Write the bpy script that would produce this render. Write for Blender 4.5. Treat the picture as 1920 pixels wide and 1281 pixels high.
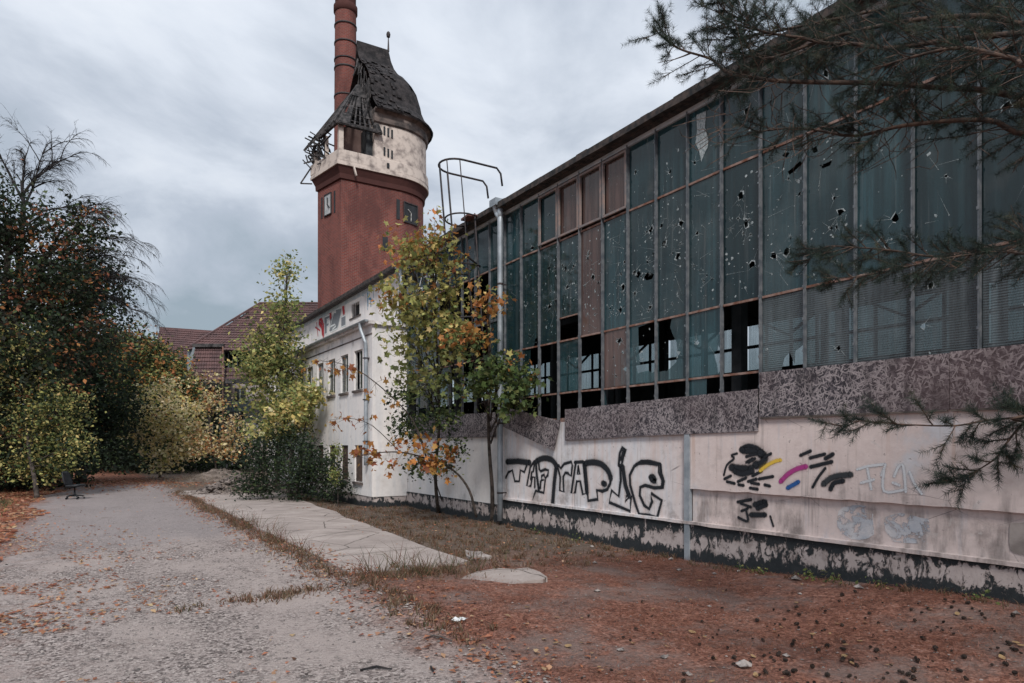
import bpy, bmesh, math, random
import numpy as np
from mathutils import Vector, Matrix
from mathutils.geometry import delaunay_2d_cdt
for o in list(bpy.data.objects): bpy.data.objects.remove(o)
scene = bpy.context.scene
col = scene.collection
R = math.radians

# ---------------------------------------------------------------- camera
EYE = 1.8; FPX = 1280.0; YAW = math.atan(795/1280.0)
cam_d = bpy.data.cameras.new('camera'); cam = bpy.data.objects.new('camera', cam_d); col.objects.link(cam)
cam.location = (0, 0, EYE); cam.rotation_euler = (R(90), 0, -YAW)
cam_d.sensor_width = 36; cam_d.lens = 36*FPX/1920; cam_d.shift_y = (835-640.5)/1920
cam_d.clip_start = .05; cam_d.clip_end = 3000
scene.camera = cam
scene.render.resolution_x = 1024; scene.render.resolution_y = 683
scene.view_settings.view_transform = 'Standard'; scene.view_settings.look = 'None'
scene.view_settings.gamma = 1; scene.view_settings.use_curve_mapping = False
scene.view_settings.exposure = 1.16
scene.cycles.transparent_max_bounces = 24
scene.cycles.max_bounces = 6

# pixel -> direction helpers (photograph 1920 x 1281)
SY, CY = math.sin(YAW), math.cos(YAW)
def ray(px, py):
    u = (px-960)/FPX; v = (835-py)/FPX
    return (SY+u*CY, CY-u*SY, v)
def at_depth(px, py, t):
    a = ray(px, py); return Vector((a[0]*t, a[1]*t, EYE+a[2]*t))
def on_x(px, py, x):
    a = ray(px, py); t = x/a[0]; return Vector((x, a[1]*t, EYE+a[2]*t))
def on_y(px, py, y):
    a = ray(px, py); t = y/a[1]; return Vector((a[0]*t, y, EYE+a[2]*t))
def on_ground(px, py, z=0.0):
    a = ray(px, py); t = (z-EYE)/a[2]; return Vector((a[0]*t, a[1]*t, z))

# ---------------------------------------------------------------- node helper
class NT:
    def __init__(s, tree): s.t = tree; s.n = tree.nodes; s.l = tree.links; s.n.clear()
    def new(s, kind, **kw):
        nd = s.n.new(kind)
        for k, v in kw.items(): setattr(nd, k, v)
        return nd
    def set(s, inp, v):
        if v is None: return
        if isinstance(v, bpy.types.NodeSocket): s.l.new(v, inp)
        else:
            if inp.type == 'RGBA' and len(v) == 3: v = (*v, 1)
            inp.default_value = v
    def math(s, op, a, b=None, c=None, clamp=False):
        nd = s.new('ShaderNodeMath', operation=op, use_clamp=clamp)
        s.set(nd.inputs[0], a); s.set(nd.inputs[1], b); s.set(nd.inputs[2], c); return nd.outputs[0]
    def mix(s, f, a, b, blend='MIX'):
        nd = s.new('ShaderNodeMix', data_type='RGBA', blend_type=blend)
        s.set(nd.inputs[0], f); s.set(nd.inputs[6], a); s.set(nd.inputs[7], b); return nd.outputs[2]
    def noise(s, vec, scale, detail=4, rough=.55, dist=0):
        nd = s.new('ShaderNodeTexNoise'); s.set(nd.inputs['Vector'], vec)
        nd.inputs['Scale'].default_value = scale; nd.inputs['Detail'].default_value = detail
        nd.inputs['Roughness'].default_value = rough; nd.inputs['Distortion'].default_value = dist
        return nd.outputs[0]
    def voro(s, vec, scale, out=0, feature='F1'):
        nd = s.new('ShaderNodeTexVoronoi', feature=feature); s.set(nd.inputs['Vector'], vec)
        nd.inputs['Scale'].default_value = scale; return nd.outputs[out]
    def ramp(s, f, stops, interp='LINEAR'):
        nd = s.new('ShaderNodeValToRGB'); cr = nd.color_ramp; cr.interpolation = interp
        while len(cr.elements) < len(stops): cr.elements.new(.5)
        for e, (p, c) in zip(cr.elements, stops):
            e.position = p
            if not hasattr(c, '__len__'): c = (c, c, c)
            e.color = (*c, 1)
        s.set(nd.inputs[0], f); return nd.outputs[0]
    def pos(s): return s.new('ShaderNodeNewGeometry').outputs['Position']
    def sep(s, v):
        nd = s.new('ShaderNodeSeparateXYZ'); s.set(nd.inputs[0], v); return nd.outputs
    def comb(s, x=0, y=0, z=0):
        nd = s.new('ShaderNodeCombineXYZ')
        for i, v in enumerate((x, y, z)): s.set(nd.inputs[i], v)
        return nd.outputs[0]
    def mapping(s, v, loc=(0,0,0), rot=(0,0,0), scale=(1,1,1)):
        nd = s.new('ShaderNodeMapping'); s.set(nd.inputs[0], v)
        nd.inputs[1].default_value = loc; nd.inputs[2].default_value = rot; nd.inputs[3].default_value = scale
        return nd.outputs[0]
    def sm(s, v, a, b):
        nd = s.new('ShaderNodeMapRange', interpolation_type='SMOOTHSTEP'); s.set(nd.inputs[0], v)
        s.set(nd.inputs[1], a); s.set(nd.inputs[2], b); return nd.outputs[0]
    def attr(s, name, out='Color'):
        return s.new('ShaderNodeAttribute', attribute_name=name).outputs[out]
    def uv(s): return s.new('ShaderNodeUVMap').outputs[0]
    def bump(s, h, strength=.3, dist=.02):
        nd = s.new('ShaderNodeBump'); nd.inputs['Strength'].default_value = strength
        nd.inputs['Distance'].default_value = dist; s.set(nd.inputs['Height'], h); return nd.outputs[0]
    def bsdf(s, color, rough=.8, normal=None, metal=0, spec=.3, alpha=None):
        nd = s.new('ShaderNodeBsdfPrincipled'); s.set(nd.inputs['Base Color'], color)
        s.set(nd.inputs['Roughness'], rough); s.set(nd.inputs['Metallic'], metal)
        s.set(nd.inputs['Specular IOR Level'], spec); s.set(nd.inputs['Normal'], normal); s.set(nd.inputs['Alpha'], alpha)
        return nd.outputs[0]
    def mixs(s, f, a, b):
        nd = s.new('ShaderNodeMixShader'); s.set(nd.inputs[0], f); s.l.new(a, nd.inputs[1]); s.l.new(b, nd.inputs[2]); return nd.outputs[0]
    def out(s, sh):
        nd = s.new('ShaderNodeOutputMaterial'); s.l.new(sh, nd.inputs[0])
MATS = {}
def mat(name):
    def deco(f):
        m = bpy.data.materials.new(name); m.use_nodes = True; n = NT(m.node_tree); f(n); MATS[name] = m; return f
    return deco

# ---------------------------------------------------------------- world: overcast sky
SUN_EL, SUN_AZ = R(48), R(215)      # light comes from behind and left of the camera
w = bpy.data.worlds.new('World'); scene.world = w; w.use_nodes = True
n = NT(w.node_tree)
sky = n.new('ShaderNodeTexSky', sky_type='NISHITA', sun_disc=False)
sky.sun_elevation = SUN_EL; sky.sun_rotation = SUN_AZ
bg1 = n.new('ShaderNodeBackground'); n.l.new(sky.outputs[0], bg1.inputs[0]); bg1.inputs[1].default_value = .1
gen = n.new('ShaderNodeTexCoord').outputs['Generated']
sx, sy_, sz = n.sep(gen)
den = n.math('ADD', n.math('MAXIMUM', sz, 0.0), .42)
cv = n.comb(n.math('DIVIDE', sx, den), n.math('DIVIDE', sy_, den), 0)
cv = n.mapping(cv, loc=(12.45, 7.6, 0), rot=(0, 0, R(32)), scale=(1.25, 1.55, 1))
big = n.noise(cv, .55, 2, .5)
det = n.noise(cv, 1.9, 8, .56, .35)
f = n.math('ADD', n.math('MULTIPLY', big, .64), n.math('MULTIPLY', det, .36))
cl = n.ramp(f, [(.41, (.122, .145, .163)), (.48, (.180, .197, .223)), (.53, (.252, .268, .292)), (.60, (.312, .323, .336))])
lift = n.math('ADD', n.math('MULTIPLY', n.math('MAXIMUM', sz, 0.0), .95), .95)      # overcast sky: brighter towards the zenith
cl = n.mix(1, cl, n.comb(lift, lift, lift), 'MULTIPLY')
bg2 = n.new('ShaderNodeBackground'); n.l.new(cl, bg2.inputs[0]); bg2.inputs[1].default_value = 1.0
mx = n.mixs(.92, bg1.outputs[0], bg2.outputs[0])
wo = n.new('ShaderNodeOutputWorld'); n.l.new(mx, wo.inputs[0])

sd = bpy.data.lights.new('sun', 'SUN'); sd.energy = 1.5; sd.angle = R(13); sd.color = (1, .945, .88)
sun = bpy.data.objects.new('sun', sd); col.objects.link(sun)
_dir = Vector((-.33, -.65, .68)).normalized()
sun.rotation_euler = _dir.to_track_quat('Z', 'Y').to_euler()
sky.sun_elevation = math.asin(_dir.z); sky.sun_rotation = math.atan2(_dir.x, _dir.y)

# ---------------------------------------------------------------- materials
@mat('plaster')
def _(n):
    p = n.pos(); x, y, z = n.sep(p)
    big = n.noise(p, .9, 5, .6); fine = n.noise(p, 9, 5, .6)
    streak = n.noise(n.comb(n.math('MULTIPLY', y, 5.5), n.math('MULTIPLY', z, .45), x), 1.6, 5, .6)
    white = n.math('MULTIPLY', n.sm(y, 7.0, 8.6), n.math('SUBTRACT', 1, n.sm(y, 60, 61)))
    base = n.mix(n.math('MULTIPLY', white, n.sm(n.math('ADD', streak, n.math('MULTIPLY', big, .6)), .55, .95)), (.63, .525, .50), (.66, .65, .675))
    base = n.mix(n.math('MULTIPLY', n.sm(streak, .56, .72), .45), base, (.42, .45, .52))
    base = n.mix(n.sm(big, .62, .72), base, (.53, .53, .565))
    rust = n.sm(n.noise(n.comb(n.math('MULTIPLY', y, 9), n.math('MULTIPLY', z, .25), 3), .8, 3, .5), .63, .72)
    base = n.mix(n.math('MULTIPLY', n.math('MULTIPLY', rust, n.sm(z, .8, 2.0)), .45), base, (.45, .26, .17))
    # grime: lower part and blotches
    dirt = n.sm(n.math('ADD', n.noise(p, 2.1, 6, .65), n.math('MULTIPLY', n.math('SUBTRACT', 1, n.sm(z, .6, 1.3)), .13)), .58, .78)
    base = n.mix(n.math('MULTIPLY', dirt, .7), base, (.17, .13, .12))
    low = n.math('SUBTRACT', 1, n.sm(z, 1.02, 1.16))
    dst = n.sm(n.noise(n.comb(n.math('MULTIPLY', y, 3.2), n.math('MULTIPLY', z, .7), 7), 1.3, 6, .65), .46, .66)
    base = n.mix(n.math('MULTIPLY', n.math('MULTIPLY', low, dst), n.math('MULTIPLY', n.math('SUBTRACT', 1, n.sm(y, 7.4, 7.6)), .8)), base, (.16, .125, .115))
    lipd = n.math('MULTIPLY', n.sm(z, 1.1, 1.13), n.math('SUBTRACT', 1, n.sm(z, 1.16, 1.45)))
    base = n.mix(n.math('MULTIPLY', n.math('MULTIPLY', lipd, n.math('SUBTRACT', 1, n.sm(y, 4.2, 6.5))), n.math('MULTIPLY', dst, .6)), base, (.14, .115, .11))
    sootm = n.math('MULTIPLY', n.math('SUBTRACT', 1, n.sm(y, 2.6, 5.0)), n.sm(n.noise(p, 1.1, 4, .6), .38, .62))
    base = n.mix(n.math('MULTIPLY', sootm, .6), base, (.12, .10, .10))
    run = n.noise(n.comb(n.math('MULTIPLY', y, 11), n.math('MULTIPLY', z, .55), 2), 1.2, 6, .65)
    base = n.mix(n.math('MULTIPLY', n.sm(run, .55, .72), n.math('MULTIPLY', n.sm(n.noise(p, .7, 3), .36, .56), .6)), base, (.20, .16, .15))
    flk = n.sm(n.noise(p, 4.2, 8, .72, .6), .60, .63)
    base = n.mix(n.math('MULTIPLY', flk, .5), base, n.mix(fine, (.40, .36, .34), (.60, .57, .57)))
    chip = n.sm(n.noise(p, 17, 3, .5, .6), .68, .72)
    base = n.mix(n.math('MULTIPLY', chip, .7), base, (.20, .16, .15))
    base = n.mix(.16, base, n.ramp(fine, [(.3, .25), (.7, .7)]))
    crack = n.math('SUBTRACT', 1, n.sm(n.voro(n.mapping(p, scale=(1, .8, 1.6)), 1.1, 0, 'DISTANCE_TO_EDGE'), 0, .006))
    crack = n.math('MULTIPLY', crack, n.sm(n.noise(p, .8, 2), .55, .65))
    base = n.mix(n.math('MULTIPLY', crack, .8), base, (.06, .05, .05))
    h = n.math('SUBTRACT', n.math('ADD', fine, n.math('MULTIPLY', n.noise(p, 40, 3), .4)), n.math('ADD', chip, crack))
    n.out(n.bsdf(base, .9, n.bump(h, .35, .012), spec=.15))
@mat('tar_plinth')
def _(n):
    p = n.pos(); x, y, z = n.sep(p)
    zz = n.math('SUBTRACT', z, n.math('MULTIPLY', n.math('SUBTRACT', 1, n.sm(y, 2.8, 8.0)), .14))
    band = n.math('MULTIPLY', n.sm(zz, .05, .24), n.math('SUBTRACT', 1, n.math('MULTIPLY', n.sm(zz, .34, .5), .8)))
    nz = n.math('ADD', n.math('MULTIPLY', n.noise(n.mapping(p, scale=(1, 1, .6)), 8.5, 9, .72, .5), .75), n.math('MULTIPLY', n.noise(p, 1.4, 3), .25))
    val = n.math('ADD', nz, n.math('MULTIPLY', band, .17))
    fleck = n.noise(p, 34, 4, .7)
    peel = n.sm(n.math('ADD', val, n.math('MULTIPLY', n.math('SUBTRACT', fleck, .5), .10)), .60, .655)
    pink = n.mix(n.noise(p, 7, 6, .7), (.27, .22, .21), (.56, .50, .49))
    pink = n.mix(n.math('MULTIPLY', n.sm(n.noise(p, 3.1, 5, .7), .52, .68), .6), pink, (.16, .13, .12))
    damp = n.math('SUBTRACT', 1, n.sm(zz, .0, .16))
    pink = n.mix(n.math('MULTIPLY', damp, .65), pink, (.07, .062, .05))
    black = n.mix(n.noise(p, 12, 6, .7), (.007, .010, .013), (.042, .048, .053))
    black = n.mix(n.math('MULTIPLY', n.sm(fleck, .6, .72), .35), black, (.16, .15, .15))
    drip = n.sm(n.noise(n.comb(n.math('MULTIPLY', y, 14), n.math('MULTIPLY', z, .8), 0), 1, 3), .66, .7)
    black = n.mix(n.math('MULTIPLY', drip, .35), black, (.25, .24, .24))
    n.out(n.bsdf(n.mix(peel, black, pink), .75, n.bump(n.math('ADD', n.math('MULTIPLY', peel, -1), n.math('MULTIPLY', fleck, .5)), .9, .012), spec=.25))
@mat('white_render')
def _(n):
    p = n.pos(); x, y, z = n.sep(p)
    streak = n.noise(n.comb(n.math('MULTIPLY', n.math('ADD', y, x), 2.2), n.math('MULTIPLY', z, .35), 0), 1.3, 5, .6)
    base = n.mix(n.sm(streak, .4, .7), (.74, .71, .70), (.60, .60, .62))
    base = n.mix(n.math('MULTIPLY', n.sm(n.noise(p, .7, 5, .65), .5, .75), .5), base, (.40, .345, .31))
    top = n.math('MULTIPLY', n.sm(z, 4.6, 5.4), n.math('SUBTRACT', 1, n.sm(z, 5.55, 5.6)))
    g = n.sm(n.math('ADD', n.noise(p, 1.6, 5, .6), n.math('MULTIPLY', top, .12)), .58, .74)
    base = n.mix(n.math('MULTIPLY', g, .5), base, (.17, .155, .15))
    base = n.mix(.12, base, n.ramp(n.noise(p, 14, 4), [(.3, .25), (.7, .7)]))
    n.out(n.bsdf(base, .9, n.bump(n.noise(p, 25, 4), .25, .01), spec=.15))
@mat('osb')
def _(n):
    p = n.pos(); x, y, z = n.sep(p); v = n.comb(y, z, 0)
    wob = n.noise(p, 5, 2)
    acc = None
    for i, a in enumerate((18, 62, 104, 151)):
        q = n.mapping(n.mapping(v, loc=(i*.37, i*.19, 0), rot=(0, 0, R(a))), scale=(17, 66, 1))
        r = n.sep(n.voro(q, 1, 1))[0]
        r = n.math('MULTIPLY', n.sm(r, .55, .95), n.math('ADD', .45, n.math('MULTIPLY', r, .55)))
        acc = r if acc is None else n.math('MAXIMUM', acc, r)
    grain = n.noise(n.mapping(v, rot=(0, 0, .6), scale=(14, 90, 1)), 1, 3)
    f = n.math('ADD', n.math('MULTIPLY', acc, .75), n.math('MULTIPLY', grain, .3))
    c = n.ramp(f, [(.12, (.022, .021, .027)), (.42, (.062, .056, .066)), (.70, (.145, .126, .138)), (.98, (.38, .34, .345))])
    c = n.mix(n.math('MULTIPLY', n.sm(n.noise(p, .9, 3), .42, .66), .4), c, (.08, .055, .058))
    c = n.mix(n.math('MULTIPLY', n.sm(n.noise(n.comb(n.math('MULTIPLY', y, 2.2), n.math('MULTIPLY', z, .7), 1), 1.4, 6, .7), .48, .66), .62), c, (.03, .028, .032))
    right = n.math('SUBTRACT', 1, n.sm(y, 3.2, 5.4))
    c = n.mix(n.math('MULTIPLY', right, .28), c, n.mix(grain, (.10, .055, .055), (.26, .17, .165)))
    n.out(n.bsdf(c, .75, n.bump(f, .5, .004), spec=.25))
def simple(name, c1, c2, scale=4, rough=.8, bump=.2, metal=0, spec=.3, bdist=.01, lo=.35, hi=.65, detail=5):
    @mat(name)
    def _(n):
        p = n.pos(); f = n.noise(p, scale, detail, .6)
        c = n.mix(n.sm(f, lo, hi), c1, c2)
        n.out(n.bsdf(c, rough, n.bump(n.noise(p, scale*5, 4), bump, bdist), metal=metal, spec=spec))
simple('mullion_metal', (.085, .10, .118), (.17, .18, .195), 9, .5, .15, .3, .4)
simple('rusty_metal', (.15, .065, .042), (.28, .20, .175), 6, .85, .3)
simple('vent_frame', (.16, .15, .155), (.25, .18, .16), 7, .7, .2)
simple('zinc', (.23, .265, .30), (.36, .40, .44), 3, .5, .1, .35, .4)
simple('dark_iron', (.018, .022, .027), (.055, .042, .042), 14, .6, .2, .2)
simple('roof_felt', (.02, .022, .024), (.075, .06, .055), 8, .9, .4)
simple('flashing', (.30, .36, .40), (.45, .48, .50), 3, .6, .1)
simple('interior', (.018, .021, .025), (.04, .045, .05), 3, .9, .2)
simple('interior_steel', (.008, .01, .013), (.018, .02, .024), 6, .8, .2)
simple('old_wood', (.05, .044, .042), (.14, .115, .105), 9, .85, .3)
simple('charred_wood', (.012, .013, .015), (.075, .07, .072), 3, .9, .3)
simple('door_wood', (.05, .035, .03), (.10, .065, .05), 9, .85, .3)
simple('cream_render', (.52, .46, .42), (.21, .18, .17), 1.6, .9, .25, lo=.42, hi=.72)
simple('soot_render', (.05, .045, .045), (.16, .13, .12), 1.5, .9, .25)
simple('white_frame', (.22, .225, .23), (.46, .46, .45), 6, .6, .1)
simple('black_plastic', (.008, .010, .013), (.018, .02, .024), 8, .5, .1)
simple('house_wall', (.30, .245, .235), (.33, .34, .38), .6, .9, .2)
simple('house_trim', (.25, .30, .34), (.36, .40, .43), 2, .8, .2)
simple('concrete', (.20, .175, .165), (.34, .305, .29), 3.5, .9, .35, detail=8)
simple('rubble', (.06, .05, .047), (.22, .185, .17), 4.5, .95, .5)
simple('stone_grey', (.09, .08, .078), (.33, .295, .28), 11, .9, .5)
simple('cone_scale', (.012, .009, .008), (.04, .027, .022), 30, .85, .3)
simple('plastic_bag', (.5, .52, .53), (.7, .72, .73), 12, .35, .3)
simple('bark', (.026, .022, .02), (.085, .068, .06), 9, .95, .5, bdist=.02)
simple('twig_dark', (.012, .012, .014), (.032, .028, .028), 9, .9, .2)
simple('pine_bark', (.035, .028, .026), (.10, .065, .05), 25, .95, .4)
simple('clock_dark', (.014, .018, .022), (.028, .032, .038), 2, .7, .1)
simple('clock_pale', (.30, .33, .35), (.45, .46, .47), 2, .7, .1)
simple('red_sheet', (.10, .04, .035), (.18, .075, .06), 6, .7, .2)
simple('heap_soil', (.07, .055, .047), (.20, .165, .145), 5, .98, .6, bdist=.03)
simple('vertical_lip', (.03, .026, .026), (.09, .075, .07), 9, .95, .4)
@mat('brick')
def _(n):
    uv = n.uv()
    b = n.new('ShaderNodeTexBrick'); n.set(b.inputs['Vector'], uv)
    b.inputs['Color1'].default_value = (.205, .054, .042, 1); b.inputs['Color2'].default_value = (.145, .041, .035, 1)
    b.inputs['Mortar'].default_value = (.17, .12, .11, 1); b.inputs['Scale'].default_value = 1
    b.inputs['Mortar Size'].default_value = .016; b.inputs['Brick Width'].default_value = .30; b.inputs['Row Height'].default_value = .11
    p = n.pos()
    c = n.mix(n.math('MULTIPLY', n.sm(n.noise(n.mapping(p, scale=(1, 1, .4)), .55, 8, .72), .42, .66), .65), b.outputs[0], (.06, .028, .028))
    c = n.mix(n.math('MULTIPLY', n.sm(n.noise(p, 2.6, 6, .7), .62, .72), .5), c, (.26, .115, .09))
    n.out(n.bsdf(c, .9, n.bump(b.outputs[1], -.4, .02), spec=.15))
@mat('dark_brick')
def _(n):
    p = n.pos(); c = n.mix(n.noise(p, 1.5, 6, .65), (.045, .024, .023), (.095, .042, .038))
    n.out(n.bsdf(c, .95, n.bump(n.noise(p, 8, 4), .4, .03), spec=.1))
@mat('shingle')
def _(n):
    p = n.pos(); x, y, z = n.sep(p)
    row = n.math('FRACT', n.math('MULTIPLY', z, 2.6))
    b = n.noise(p, 2.2, 6, .7)
    c = n.mix(n.sm(b, .35, .7), (.014, .014, .016), (.05, .045, .047))
    c = n.mix(n.math('MULTIPLY', n.sm(n.noise(p, 5, 4, .7, .5), .66, .70), .7), c, (.17, .155, .155))
    n.out(n.bsdf(c, .85, n.bump(n.math('ADD', row, n.math('MULTIPLY', b, 1.0)), .8, .06), spec=.2))
@mat('roof_tile')
def _(n):
    p = n.pos(); c = n.mix(n.sm(n.noise(p, 1.3, 6, .7), .35, .7), (.135, .078, .078), (.075, .05, .053))
    r = n.new('ShaderNodeObjectInfo').outputs['Random']
    c = n.mix(n.math('MULTIPLY', n.sm(n.noise(p, 7, 3), .6, .66), .4), c, (.21, .15, .145))
    n.out(n.bsdf(c, .8, n.bump(n.noise(p, 20, 3), .3, .02), spec=.25))
def glass(name, film, cover, rib=False, tint=(.55, .72, .72), rough=.06):
    @mat(name)
    def _(n):
        p = n.pos(); x, y, z = n.sep(p)
        streak = n.noise(n.comb(n.math('MULTIPLY', y, 7), n.math('MULTIPLY', z, .35), 0), 1.5, 5, .6)
        blot = n.noise(p, 1.6, 6, .65)
        pr = n.new('ShaderNodeObjectInfo').outputs['Random']
        lowf = n.noise(p, .55, 3, .5)
        fcol = n.mix(n.sm(streak, .35, .75), film, tuple(min(1, c*2.2) for c in film))
        fcol = n.mix(n.math('MULTIPLY', n.sm(lowf, .46, .68), .55), fcol, tuple(min(1, c*3.0) for c in film))
        fcol = n.mix(n.math('MULTIPLY', n.sm(blot, .56, .74), .5), fcol, (.15, .155, .15))
        fcol = n.mix(n.math('MULTIPLY', pr, .75), fcol, tuple(c*.5 for c in film))
        pr2 = n.math('FRACT', n.math('MULTIPLY', pr, 7.31))
        fcol = n.mix(n.math('MULTIPLY', n.sm(pr2, .55, 1.0), n.math('MULTIPLY', n.sm(n.noise(p, .9, 6, .7), .4, .65), .5)), fcol, (.085, .115, .122))
        fcol = n.mix(n.math('MULTIPLY', n.sm(n.noise(n.comb(n.math('MULTIPLY', y, 16), n.math('MULTIPLY', z, .5), 4), 1.1, 5, .65), .58, .74), .45), fcol, (.17, .18, .18))
        chips = n.math('MULTIPLY', n.sm(n.noise(p, 13, 4, .6, .8), .71, .73), n.sm(n.noise(p, 1.2, 2), .45, .6))
        if not rib: fcol = n.mix(n.math('MULTIPLY', chips, .6), fcol, (.40, .45, .46))
        h = n.noise(p, 3, 2)
        if rib:
            rb = n.math('SINE', n.math('MULTIPLY', z, 2*math.pi/.028)); h = n.math('MULTIPLY', rb, .5)
            fcol = n.mix(n.math('MULTIPLY', n.sm(rb, -.2, .8), .7), fcol, n.mix(n.sm(n.noise(p, .8, 5, .7), .4, .65), tuple(c*.4 for c in film), tuple(min(1, c*2.2) for c in film)))
        nrm = n.bump(h, .25 if rib else .04, .01)
        d = n.new('ShaderNodeBsdfDiffuse'); n.set(d.inputs[0], fcol); n.set(d.inputs['Normal'], nrm)
        t = n.new('ShaderNodeBsdfTransparent'); n.set(t.inputs[0], tint)
        cov = n.math('ADD', cover, n.math('MULTIPLY', n.math('SUBTRACT', streak, .5), .5), clamp=True)
        body = n.mixs(cov, t.outputs[0], d.outputs[0])
        g = n.new('ShaderNodeBsdfGlossy'); n.set(g.inputs['Roughness'], .25 if rib else rough); n.set(g.inputs['Normal'], nrm)
        lw = n.new('ShaderNodeLayerWeight'); lw.inputs[0].default_value = .5; n.set(lw.inputs['Normal'], nrm)
        fr = n.math('ADD', n.math('MULTIPLY', n.math('POWER', lw.outputs['Facing'], 5.0), .9), .04)
        n.out(n.mixs(fr, body, g.outputs[0]))
glass('glass_teal', (.015, .038, .045), .78)
glass('glass_brown', (.075, .047, .042), .85)
glass('glass_ribbed', (.055, .068, .075), .8, True)
glass('glass_far', (.45, .50, .52), .35, tint=(.9, .95, .96))
glass('glass_window', (.012, .016, .019), .45)
simple('shatter', (.17, .21, .22), (.42, .46, .47), 30, .5, .3)
@mat('leaf')
def _(n):
    c = n.attr('col'); p = n.pos()
    c = n.mix(n.math('MULTIPLY', n.noise(p, 30, 2), .22), c, n.mix(.5, c, (.06, .05, .03)))
    b = n.bsdf(c, .65, spec=.25)
    t = n.new('ShaderNodeBsdfTranslucent'); n.set(t.inputs[0], c)
    n.out(n.mixs(.42, b, t.outputs[0]))
@mat('spray')
def _(n):
    c = n.attr('col'); u, v, _z = n.sep(n.uv()); p = n.pos()
    d = n.math('ABSOLUTE', n.math('SUBTRACT', v, .5))
    nz = n.noise(p, 60, 4, .6)
    a = n.math('SUBTRACT', 1, n.sm(n.math('ADD', d, n.math('MULTIPLY', n.math('SUBTRACT', nz, .5), .26)), .20, .48))
    halo = n.math('MULTIPLY', n.math('SUBTRACT', 1, n.sm(d, .05, .5)), n.math('MULTIPLY', n.sm(n.noise(p, 220, 2), .35, .7), .45))
    a = n.math('MULTIPLY', a, n.math('SUBTRACT', 1, n.math('MULTIPLY', n.sm(n.noise(p, 14, 5, .7), .55, .75), .45)))
    ish = n.math('GREATER_THAN', u, 1.5)
    a = n.math('ADD', n.math('MULTIPLY', a, n.math('SUBTRACT', 1, ish)), n.math('MULTIPLY', halo, ish))
    n.out(n.bsdf(c, .7, alpha=a))
@mat('blue_patch')
def _(n):
    p = n.pos(); c = n.mix(n.sm(n.noise(p, 3, 6, .65), .4, .65), (.38, .41, .46), (.60, .58, .585))
    a = n.sm(n.noise(p, 6, 7, .68, .4), .43, .52)
    n.out(n.bsdf(c, .9, n.bump(n.noise(p, 30, 4), .4, .01), spec=.1, alpha=a))
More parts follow.
